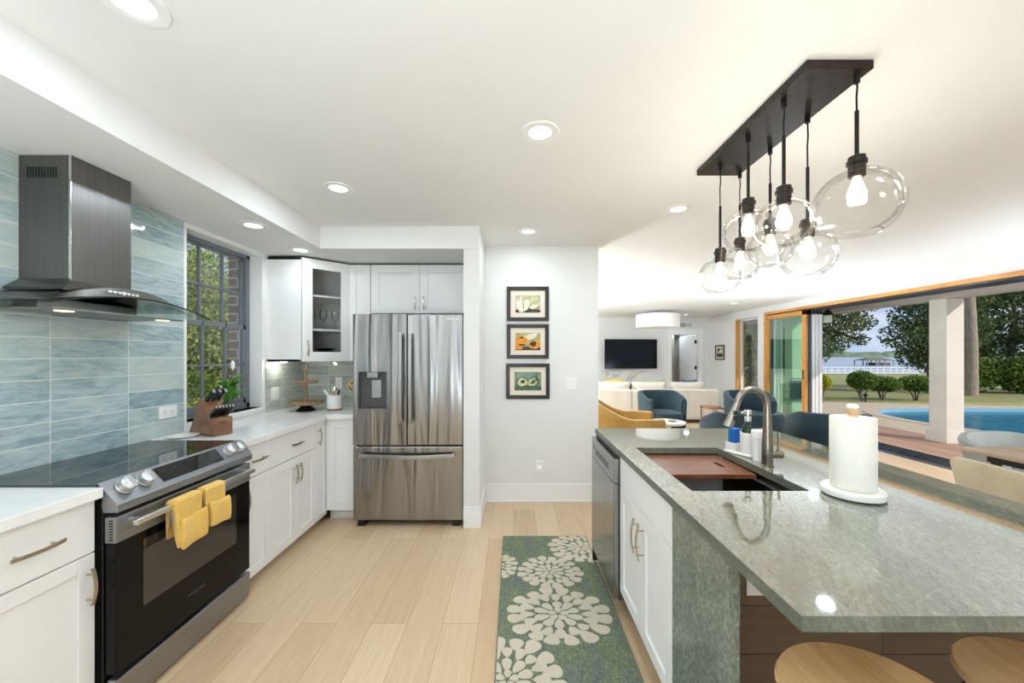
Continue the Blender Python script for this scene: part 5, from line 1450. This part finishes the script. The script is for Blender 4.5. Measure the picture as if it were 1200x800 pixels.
def art2(pa, pb):
    return [M['art_bg2'], M['p_orange'], M['p_dark'], M['p_brown'], M['p_cream']], [(0.2, 0.55, 0.6, 0.3, 4, 0.3), (0.0, -0.85, 1.2, 0.3, 2, 0), (-0.5, 0.1, 0.46, 0.55, 1, 0), (-0.75, -0.55, 0.4, 0.4, 1, 0), (-0.5, 0.42, 0.14, 0.12, 3, 0), (0.55, -0.35, 0.48, 0.5, 1, 0.3), (0.42, -0.28, 0.26, 0.3, 3, 0.3), (-0.45, -0.4, 0.3, 0.1, 3, 0)]
def art3(pa, pb):
    return [M['art_bg3'], M['p_green'], M['p_lime'], M['p_brown']], [(0, -0.8, 1.2, 0.35, 1, 0), (-0.42, -0.15, 0.46, 0.55, 1, 0), (-0.40, -0.12, 0.36, 0.44, 2, 0), (-0.38, -0.05, 0.16, 0.2, 3, 0), (0.42, -0.1, 0.48, 0.5, 1, 0.5), (0.38, -0.1, 0.38, 0.38, 2, 0.5), (0.42, -0.05, 0.2, 0.2, 1, 0.8), (0.28, -0.2, 0.1, 0.1, 3, 0), (0.65, 0.3, 0.1, 0.4, 1, 0.2)]
picture('black-framed picture of pale garlic bulbs, top of three', 0.138, 1.932, 0.41, 0.335, art1)
picture('black-framed picture of orange fruit, middle of three', 0.138, 1.566, 0.41, 0.335, art2)
picture('black-framed picture of cut green avocados, bottom of three', 0.138, 1.178, 0.425, 0.345, art3)
picture('small dark framed picture beside the far right windows', 0, 0, 0.46, 0.40, lambda a, b: ([M['art_bg1'], M['p_dark'], M['p_cream']], [(0, -0.6, 1.1, 0.5, 1, 0), (0.2, 0.2, 0.5, 0.3, 2, 0.3), (-0.3, 0.5, 0.4, 0.3, 1, 0)]), loc=(XR - 0.0005, 10.42, 1.49), rz=R(-90), mw=0.03)

# ------------------------------------------------------------------ lamps
def downlight(label, x, y, z, power=1.0):
    d = thing('recessed_downlight', label, 'downlight', (x, y, z), 0, 'recessed ceiling downlights')
    m = MB(); m.lathe([(0.055, -0.004), (0.06, -0.006), (0.088, -0.005), (0.092, 0.0), (0.055, 0.0)], n=36, cap=False); m.build('trim_ring', M['trim'], d, smooth=True)
    m = MB(); m.lathe([(0.0, -0.003), (0.0555, -0.003)], n=36, cap=False); m.build('lens', M['lens'], d)
    ld = bpy.data.lights.new('downlight', 'AREA'); ld.shape = 'DISK'; ld.size = CAN_SIZE; ld.energy = DOWNLIGHT_W * power; ld.color = (0.77, 0.90, 1.0)
    lo = bpy.data.objects.new('lamp', ld); COL.objects.link(lo); lo.parent = d; lo.location = (0, 0, -0.012)
downlight('kitchen ceiling downlight nearest the centre of the photo', 0.126, 1.833, H)
downlight('kitchen ceiling downlight in front of the refrigerator soffit', -1.12, 2.45, H)
downlight('soffit downlight above the kitchen window', -1.766, 2.606, ZS, 0.35)
downlight('soffit downlight in front of the glass cabinet', -1.787, 3.22, ZS, 0.3)
downlight('ceiling downlight in front of the framed pictures', 0.125, 3.31, H, 0.7)
downlight('ceiling downlight left of the pendant globes', 1.2, 2.80, H)
downlight('ceiling downlight cut off by the top edge of the photo', -1.149, 1.157, H)
downlight('ceiling downlight beyond the lowest globe, over the blue chairs', 2.15, 5.82, H)
downlight('ceiling downlight just right of the hall wall corner', 2.17, 8.13, H)
downlight('farthest ceiling downlight above the doorway', 4.58, 10.2, H, 0.6)
downlight('ceiling downlight right of the pendants near the sliding door', 4.46, 5.72, H)
downlight('ceiling downlight in front of the narrow fixed window', 4.59, 8.0, H)
for i, (x, y) in enumerate([(0.126, -0.4), (-1.149, -0.6), (1.4, -1.2), (2.4, 0.3), (4.4, 0.6), (2.6, 3.2), (4.4, 3.2)]):
    downlight(['ceiling downlight right behind the camera', 'ceiling downlight over the left run behind the camera', 'ceiling downlight over the island end behind the camera', 'ceiling downlight right of the near island end', 'ceiling downlight over the near end of the table', 'ceiling downlight between island and lounge', 'ceiling downlight over the far end of the table'][i], x, y, H)
downlight('added unseen downlight brightening the room beyond the far doorway', 4.9, YT + 1.0, H, 4.0)  # hidden lamp added so the far room is not black
# linear pendant
pf = thing('pendant_light', 'seven-globe glass pendant on a black rectangular canopy', 'pendant light', (1.175, 1.795, H))
m = MB(); m.box(1.055, 1.38, H - 0.032, 1.295, 2.213, H - 0.0005); m.build('canopy', M['bronze'], pf, world=True, bevel=0.002)
def pendant(x, y, zc, D, cord_s):
    rr = D/2; zt = zc + rr*0.93; z0 = H - 0.032
    m = MB(); m.cyl((x, y, z0), (x, y, z0 - 0.035), 0.010, n=12)
    zr = z0 - (z0 - zt - 0.05)*cord_s
    m.tube([(x, y, z0 - 0.03), (x + 0.002, y, (z0+zr)/2 + 0.02), (x - 0.001, y, (z0+zr)/2 - 0.02), (x, y, zr)], 0.0032, 8)
    m.cyl((x, y, zr), (x, y, zt + 0.04), 0.0068, n=12)
    st_ = m.build('stem', M['blackm'], pf, world=True, smooth=True)
    m = MB(); m.lathe([(0.014, 0.055), (0.026, 0.05), (0.026, 0.036), (0.031, 0.035), (0.031, 0.022), (0.026, 0.021), (0.026, -0.022), (0.02, -0.024)], o=(x, y, zt), n=24); m.build('socket', M['bronze'], pf, world=True, smooth=True)
    prof = []
    for i in range(23):
        a = R(82 - i*(82 + 58)/22); prof.append((rr*math.cos(a)*1.02, rr*math.sin(a)*0.95))
    m = MB(); m.lathe(prof, o=(x, y, zc), n=40, cap=False); gl = m.build('globe', M['globe'], pf, world=True, smooth=True)
    rb, zb_ = prof[-1]
    m = MB(); m.tube([(x + rb*math.cos(2*PI*i/32), y + rb*math.sin(2*PI*i/32), zc + zb_) for i in range(33)], 0.0022, 6); ro = m.build('rim', M['globe'], gl, smooth=True); ro.data.transform(Matrix.Translation(-Vector(pf.location)))
    m = MB(); m.lathe([(0.012, -0.02), (0.013, -0.035), (0.022, -0.06), (0.029, -0.085), (0.027, -0.105), (0.016, -0.122), (0.003, -0.127)], o=(x, y, zt), n=20); m.build('bulb', M['bulb'], pf, world=True, smooth=True)
    ld = bpy.data.lights.new('bulb', 'POINT'); ld.energy = BULB_W; ld.color = (1.0, 0.93, 0.82); ld.shadow_soft_size = 0.035
    lo = bpy.data.objects.new('lamp', ld); COL.objects.link(lo); lo.parent = pf; lo.location = (x - 1.175, y - 1.795, zt - 0.155 - H)
pendant(1.257, 1.407, 1.99, 0.265, 0.45)
pendant(1.091, 1.551, 1.968, 0.21, 0.42)
pendant(1.262, 1.649, 1.869, 0.21, 0.5)
pendant(1.103, 1.806, 2.02, 0.215, 0.25)
pendant(1.275, 1.909, 1.965, 0.20, 0.5)
pendant(1.115, 2.074, 1.862, 0.21, 0.5)
pendant(1.275, 2.165, 1.95, 0.20, 0.5)
# drum lamp in the living room
dr = thing('drum_lamp', 'large white drum ceiling lamp in front of the television', 'ceiling lamp', (3.52, 9.4, H))
m = MB(); m.lathe([(0.06, 0.0), (0.06, -0.02), (0.01, -0.03), (0.01, -0.14)], n=20); m.build('mount', M['chrome'], dr, smooth=True)
m = MB(); m.lathe([(0.0, -0.09), (0.50, -0.09), (0.505, -0.10), (0.505, -0.40), (0.50, -0.405), (0.0, -0.40)], n=56, cap=False); m.build('shade', M['shade'], dr, smooth=True)

# ------------------------------------------------------------------ living room
tv = thing('television', 'wall-mounted flat television above the fireplace', 'television', (3.31, YT - 0.001, 1.45))
m = MB(); m.box(-0.75, -0.14, -0.415, 0.75, -0.10, 0.415); m.xf(Matrix.Rotation(R(2.5), 4, 'Z')); m.build('housing', M['black'], tv, bevel=0.004)
m = MB(); m.box(-0.738, -0.1415, -0.403, 0.738, -0.1402, 0.403); m.xf(Matrix.Rotation(R(2.5), 4, 'Z')); m.build('screen', M['screen'], tv)
m = MB(); m.box(-0.2, -0.10, -0.15, 0.2, 0, 0.15); m.build('wall_mount', M['black'], tv)
fp = thing('fireplace', 'white marble fireplace with black firebox below the television', 'fireplace', (3.27, YT - 0.001, 0))
m = MB(); m.box(-0.63, -0.03, 0.62, 0.63, 0, 0.95); m.box(-0.63, -0.03, 0, -0.38, 0, 0.62); m.box(0.38, -0.03, 0, 0.63, 0, 0.62); m.build('surround', M['marble'], fp, bevel=0.003)
m = MB(); m.box(-0.38, -0.012, 0, 0.38, 0, 0.62); m.build('firebox', M['black'], fp)
m = MB(); m.box(-0.18, -0.02, -0.075, 0.0, 0.0, 0.075); m.box(0.02, -0.02, -0.075, 0.18, 0, 0.075)
vv = thing('air_vent', 'pale air vent above the far doorway', 'vent', (4.93, YT - 0.001, 2.275))
m = MB(); m.box(-0.19, -0.012, -0.075, 0.19, 0, 0.075); m.build('frame', M['trim'], vv)
m = MB()
for i in range(9): m.box(-0.175, -0.0135, -0.06 + 0.0135*i, -0.005, -0.0122, -0.052 + 0.0135*i)
m.build('louvre', M['greyplastic'], vv)
m = MB()
for i in range(9): m.box(0.012, -0.0135, -0.06 + 0.0135*i, 0.175, -0.0122, -0.052 + 0.0135*i)
m.build('louvre', M['taupe'], vv)
cu_ = MB()
rings = []
for i in range(30):
    x = 4.90 + 0.20*i/29; y = YT + 1.2 + 0.02*math.sin(i*1.3); rings.append([(x, y, 0.02), (x, y, 2.3), (x, y + 0.006, 2.3), (x, y + 0.006, 0.02)])
cu_.rings(rings); tag(cu_.build('window_curtain', M['curtain'], smooth=True, loc=(5.0, YT + 1.2, 0.02), world=True), 'sage curtain hanging in the room beyond the far doorway', 'curtain')
m = MB(); m.box(4.72, YT + 1.4, 0, 4.83, YT + 1.46, 2.35); m.box(4.72, YT + 1.4, 2.3, 5.55, YT + 1.46, 2.38)
struct(m.build('trim_3', M['goldwoodv']))

def barrel(root, w, d, hb, ha, z0, th, mat, taper=0.9, front=-25, e=2.6, name='shell', open_t=0.35, slope=1.6):
    n_ = 40; rings = []
    def sup(a, ax, ay):
        c, s = math.cos(a), math.sin(a)
        return Vector((ax*math.copysign(abs(c)**(2/e), c), ay*math.copysign(abs(s)**(2/e), s), 0))
    for i in range(n_ + 1):
        a = R(front) + (PI - 2*R(front))*i/n_
        s = max(0.0, math.sin(a)); k = s**slope
        if slope < 0.7:
            u_ = min(1.0, max(0.0, (math.sin(a) + 0.50)/0.95)); k = u_*u_*(3 - 2*u_)
        h = ha + (hb - ha)*k
        po, pi_ = sup(a, w/2, d/2), sup(a, w/2 - th, d/2 - th)
        tz = h - th*0.5
        mid = (po + pi_)/2
        rings.append([po*taper + Vector((0,0,z0)), po*(taper*0.4 + 0.6) + Vector((0,0,z0 + (h-z0)*0.5)), po + Vector((0,0,tz - 0.01)), mid*0.35 + po*0.65 + Vector((0,0,h - th*0.12)), mid + Vector((0,0,h)), mid*0.35 + pi_*0.65 + Vector((0,0,h - th*0.12)), pi_ + Vector((0,0,tz - 0.01)), pi_*(taper*0.4 + 0.6) + Vector((0,0,z0 + (h-z0)*0.5)), pi_*taper + Vector((0,0,z0))])
    m = MB(); m.rings(rings); return m.build(name, mat, root, smooth=True)
def puck(m, w, d, z0, z1, e=2.6, rd=0.03, n_=40, oy=0.0):
    def ring(f, z):
        out = []
        for k in range(n_):
            a = 2*PI*k/n_; c, s = math.cos(a), math.sin(a)
            out.append(((w/2 - f)*math.copysign(abs(c)**(2/e), c), oy + (d/2 - f)*math.copysign(abs(s)**(2/e), s), z))
        return out
    m.rings([ring(rd, z0), ring(0, z0 + rd), ring(0, z1 - rd), ring(rd*0.4, z1 - rd*0.3), ring(rd*1.4, z1), ring(w*0.3, z1 + 0.008)])
def tub_chair(label, loc, rz, mat, group, w=0.80, d=0.76, hb=0.78, ha=0.60):
    r = thing('tub_chair', label, 'armchair', loc, rz, group)
    barrel(r, w, d, hb, ha, 0.09, 0.085, mat, 0.93, -38, 2.7, 'backrest', slope=0.6)
    m = MB(); puck(m, w - 0.18, d - 0.12, 0.27, 0.45, oy=-0.05, rd=0.04); m.build('seat', mat, r, smooth=True)
    m = MB(); puck(m, w*0.8, d*0.8, 0.10, 0.275, rd=0.01); m.build('seat_base', mat, r, smooth=True)
    m = MB(); m.lathe([(0.25, 0.0), (0.25, 0.02), (0.05, 0.03), (0.05, 0.10)], n=32); m.build('swivel_base', M['blackm'], r, smooth=True)
    return r
G = 'teal velvet tub chairs in the lounge'
tub_chair('teal velvet tub chair facing the kitchen in front of the sofa', (2.60, 6.75, 0), R(6), M['teal'], G, w=0.76, hb=0.79, ha=0.68)
tub_chair('teal velvet tub chair seen behind the faucet arch', (4.05, 6.6, 0), R(-12), M['teal'], G, w=0.75, hb=0.80, ha=0.68)
tub_chair('teal velvet tub chair seen from behind, over the sink caddy', (2.50, 4.25, 0), R(176), M['teal'], G, w=0.76, hb=0.83, ha=0.70)
tub_chair('teal velvet tub chair with its back beside the paper towels', (3.40, 4.2, 0), R(166), M['teal'], G, w=0.72, hb=0.835, ha=0.72)
# mustard lounge chair, in profile, facing right
mc = thing('lounge_chair', 'mustard velvet lounge chair with sloping arms past the hall wall', 'armchair', (1.45, 5.0, 0), R(82))
barrel(mc, 0.86, 1.24, 0.985, 0.66, 0.10, 0.09, M['mustard'], 0.9, -40, 2.4, 'backrest', slope=1.05)
m = MB(); puck(m, 0.66, 0.95, 0.24, 0.43, oy=-0.1, rd=0.04); m.build('seat', M['mustard'], mc, smooth=True)
m = MB(); puck(m, 0.7, 0.98, 0.09, 0.245, rd=0.01); m.build('seat_base', M['mustard'], mc, smooth=True)
for x in (-0.25, 0.25):
    for y in (-0.36, 0.36):
        m = MB(); m.cyl((x, y, 0), (x, y, 0.10), 0.02, 0.025, 12); m.build('leg', M['oldwood'], mc)
# sofa, back to the kitchen
so = thing('sofa', 'long oatmeal linen sofa with its back to the kitchen', 'sofa', (3.02, 8.0, 0))
for i, (a, b) in enumerate(((-1.25, -0.55), (-0.54, 0.29), (0.30, 1.25))):
    m = MB(); m.box(a, 0.0, 0.12, b, 0.20, 0.70); m.build('back_section', M['sofa'], so, bevel=0.02, seg=3)
    m = MB(); m.box(a + 0.01, 0.22, 0.25, b - 0.01, 0.95, 0.45); m.build('seat_cushion', M['sofa'], so, bevel=0.04, seg=3)
m = MB(); m.box(-1.25, 0.02, 0.08, 1.25, 0.96, 0.24); m.build('frame', M['sofa'], so, bevel=0.01)
for x in (-1.25, 1.07):
    m = MB(); m.box(x, 0.21, 0.12, x + 0.18, 0.98, 0.62); m.build('arm', M['sofa'], so, bevel=0.03, seg=3)
m = MB()
for x in (-1.15, 1.1):
    for y in (0.1, 0.88): m.cyl((x, y, 0), (x, y, 0.08), 0.025)
m.build('foot', M['black'], so)
def cushion(mb, w, h, t_, n_=12):
    def P(u, v, s):
        f = (max(0, 1-u**4)*max(0, 1-v**4))**0.5
        k = 1 - 0.05*(1 - abs(u))*v*v - 0.0
        return (u*w/2*(1 - 0.06*(1-v*v)), s*t_/2*f, v*h/2*(1 - 0.06*(1-u*u)))
    for s in (1, -1):
        vs2 = [P(-1+2*i/n_, -1+2*j/n_, s) for j in range(n_+1) for i in range(n_+1)]
        mb.add(vs2, [(j*(n_+1)+i, j*(n_+1)+i+1, (j+1)*(n_+1)+i+1, (j+1)*(n_+1)+i) for j in range(n_) for i in range(n_)])
for i, (x, lab) in enumerate(((-0.88, 'left'), (-0.10, 'middle'), (0.72, 'right'))):
    m = MB(); cushion(m, 0.78, 0.42, 0.2); m.xf(Matrix.Translation((x, 0.31, 0.645)) @ Matrix.Rotation(R(8), 4, 'X'))
    m.build('back_cushion', M['sofa'], so, smooth=True)
for x, mt, lab, tilt in ((2.22, 'yelpillow', 'yellow throw pillow on the left of the sofa', 0.0), (3.10, 'grnpillow', 'sage green throw pillow in the middle of the sofa', 0.15), (3.88, 'tealpillow', 'blue patterned throw pillow on the right of the sofa', 0.3)):
    m = MB(); cushion(m, 0.46 if mt != 'tealpillow' else 0.34, 0.42, 0.15); m.xf(Matrix.Rotation(R(14), 4, 'X'))
    tag(m.build('throw_pillow', M[mt], smooth=True, loc=(x, 8.52, 0.68)), lab, 'pillow', 'throw pillows on the sofa')
def side_table(label, loc, r_, h):
    s = thing('side_table', label, 'side table', loc, 0, 'small copper side tables')
    m = MB(); m.lathe([(0.0, h - 0.03), (r_, h - 0.03), (r_, h), (0.0, h)], n=36, cap=False); m.build('tabletop', M['copper'], s)
    for k in range(3):
        a = 2*PI*k/3 + 0.4
        m = MB(); m.tube([(r_*0.85*math.cos(a), r_*0.85*math.sin(a), 0), (r_*0.85*math.cos(a), r_*0.85*math.sin(a), h - 0.03)], 0.01, 8); m.build('leg', M['copper'], s)
side_table('small round copper side table between the two far teal chairs', (3.30, 6.45, 0), 0.16, 0.57)
side_table('copper nesting side table behind the faucet, left top', (3.32, 4.98, 0), 0.15, 0.50)
side_table('copper nesting side table behind the faucet, lower right top', (3.47, 4.72, 0), 0.12, 0.475)
ct = thing('coffee_table', 'round white table behind the far edge of the island', 'table', (2.25, 5.62, 0))
m = MB(); m.lathe([(0.0, 0.43), (0.24, 0.43), (0.25, 0.44), (0.25, 0.46), (0.0, 0.46)], n=40, cap=False); m.build('tabletop', M['ceramic'], ct, smooth=True)
m = MB(); m.lathe([(0.18, 0.0), (0.18, 0.02), (0.05, 0.05), (0.05, 0.43)], n=28); m.build('pedestal', M['ceramic'], ct, smooth=True)
m = MB(); m.lathe([(0.0, 0.0), (0.05, 0.0), (0.06, 0.02), (0.055, 0.022), (0.0, 0.012)], n=20, cap=False); tag(m.build('small_bowl', M['oldwood'], smooth=True, loc=(2.31, 5.60, 0.46)), 'small wooden bowl on the round white table', 'bowl')
# dining table with chairs by the sliding door
dt = thing('dining_table', 'wood-topped dining table on dark metal legs right of the island', 'table', (3.95, 2.1, 0))
m = MB(); m.box(-0.58, -1.2, 0.715, 0.58, 0.80, 0.745); m.build('tabletop', M['tablewood'], dt, bevel=0.004)
m = MB(); m.box(-0.5, -1.1, 0.66, 0.5, 0.7, 0.714); m.build('apron', M['blackm'], dt)
for x in (-0.46, 0.46):
    for y in (-1.05, 0.65):
        m = MB(); m.box(x-0.035, y-0.035, 0, x+0.035, y+0.035, 0.66); m.build('leg', M['blackm'], dt)
m = MB(); m.lathe([(0.0, 0.0), (0.04, 0.0), (0.09, 0.035), (0.085, 0.037), (0.035, 0.008), (0.0, 0.006)], n=28, cap=False); tag(m.build('blue_bowl', M['blueglass'], smooth=True, loc=(3.84, 2.72, 0.745)), 'pale blue bowl on the dining table at the right edge', 'bowl')
def dining_chair(label, loc, rz, mat, w=0.60, d=0.58, hb=0.80, ha=0.66):
    r = thing('dining_chair', label, 'chair', loc, rz, 'upholstered dining chairs')
    barrel(r, w, d, hb, ha, 0.42, 0.055, mat, 0.80, -8, 2.8, 'backrest', slope=0.9)
    m = MB(); puck(m, w*0.84, d*0.84, 0.39, 0.48, rd=0.025); m.build('seat', mat, r, smooth=True)
    for sx_ in (-1, 1):
        for sy_ in (-1, 1):
            m = MB(); m.tube([(0.22*sx_, 0.21*sy_, 0), (0.17*sx_, 0.17*sy_, 0.392)], [0.01, 0.014], 10); m.build('leg', M['blackm'], r, smooth=True)
dining_chair('tan tweed dining chair with its back to the island', (3.01, 2.19, 0), R(84), M['beige'], hb=0.805, ha=0.73, w=0.70, d=0.56)
dining_chair('pale grey upholstered chair at the far end of the dining table', (4.06, 3.02, 0), R(-2), M['greych'], hb=0.785, ha=0.70, w=0.74, d=0.62)
# patio furniture seen through the glass
pc = thing('patio_chair', 'dark framed patio armchair seen through the green tinted glass', 'chair', (6.40, 8.72, -0.018), R(170))
m = MB(); m.box(-0.27, -0.27, 0.40, 0.27, 0.27, 0.45); m.build('seat', M['greych'], pc, bevel=0.01)
m = MB()
m.tube([(-0.28, 0.27, 0.0), (-0.28, 0.30, 0.85), (-0.22, 0.31, 0.92), (0.22, 0.31, 0.92), (0.28, 0.30, 0.85), (0.28, 0.27, 0)], 0.014, 8)
m.tube([(-0.29, -0.27, 0), (-0.29, -0.27, 0.62), (-0.29, 0.28, 0.64)], 0.014, 8); m.tube([(0.29, -0.27, 0), (0.29, -0.27, 0.62), (0.29, 0.28, 0.64)], 0.014, 8)
m.build('frame', M['winframe'], pc, smooth=True)
m = MB(); m.box(-0.26, 0.285, 0.48, 0.26, 0.30, 0.88); m.build('back_mesh', M['alud'], pc)
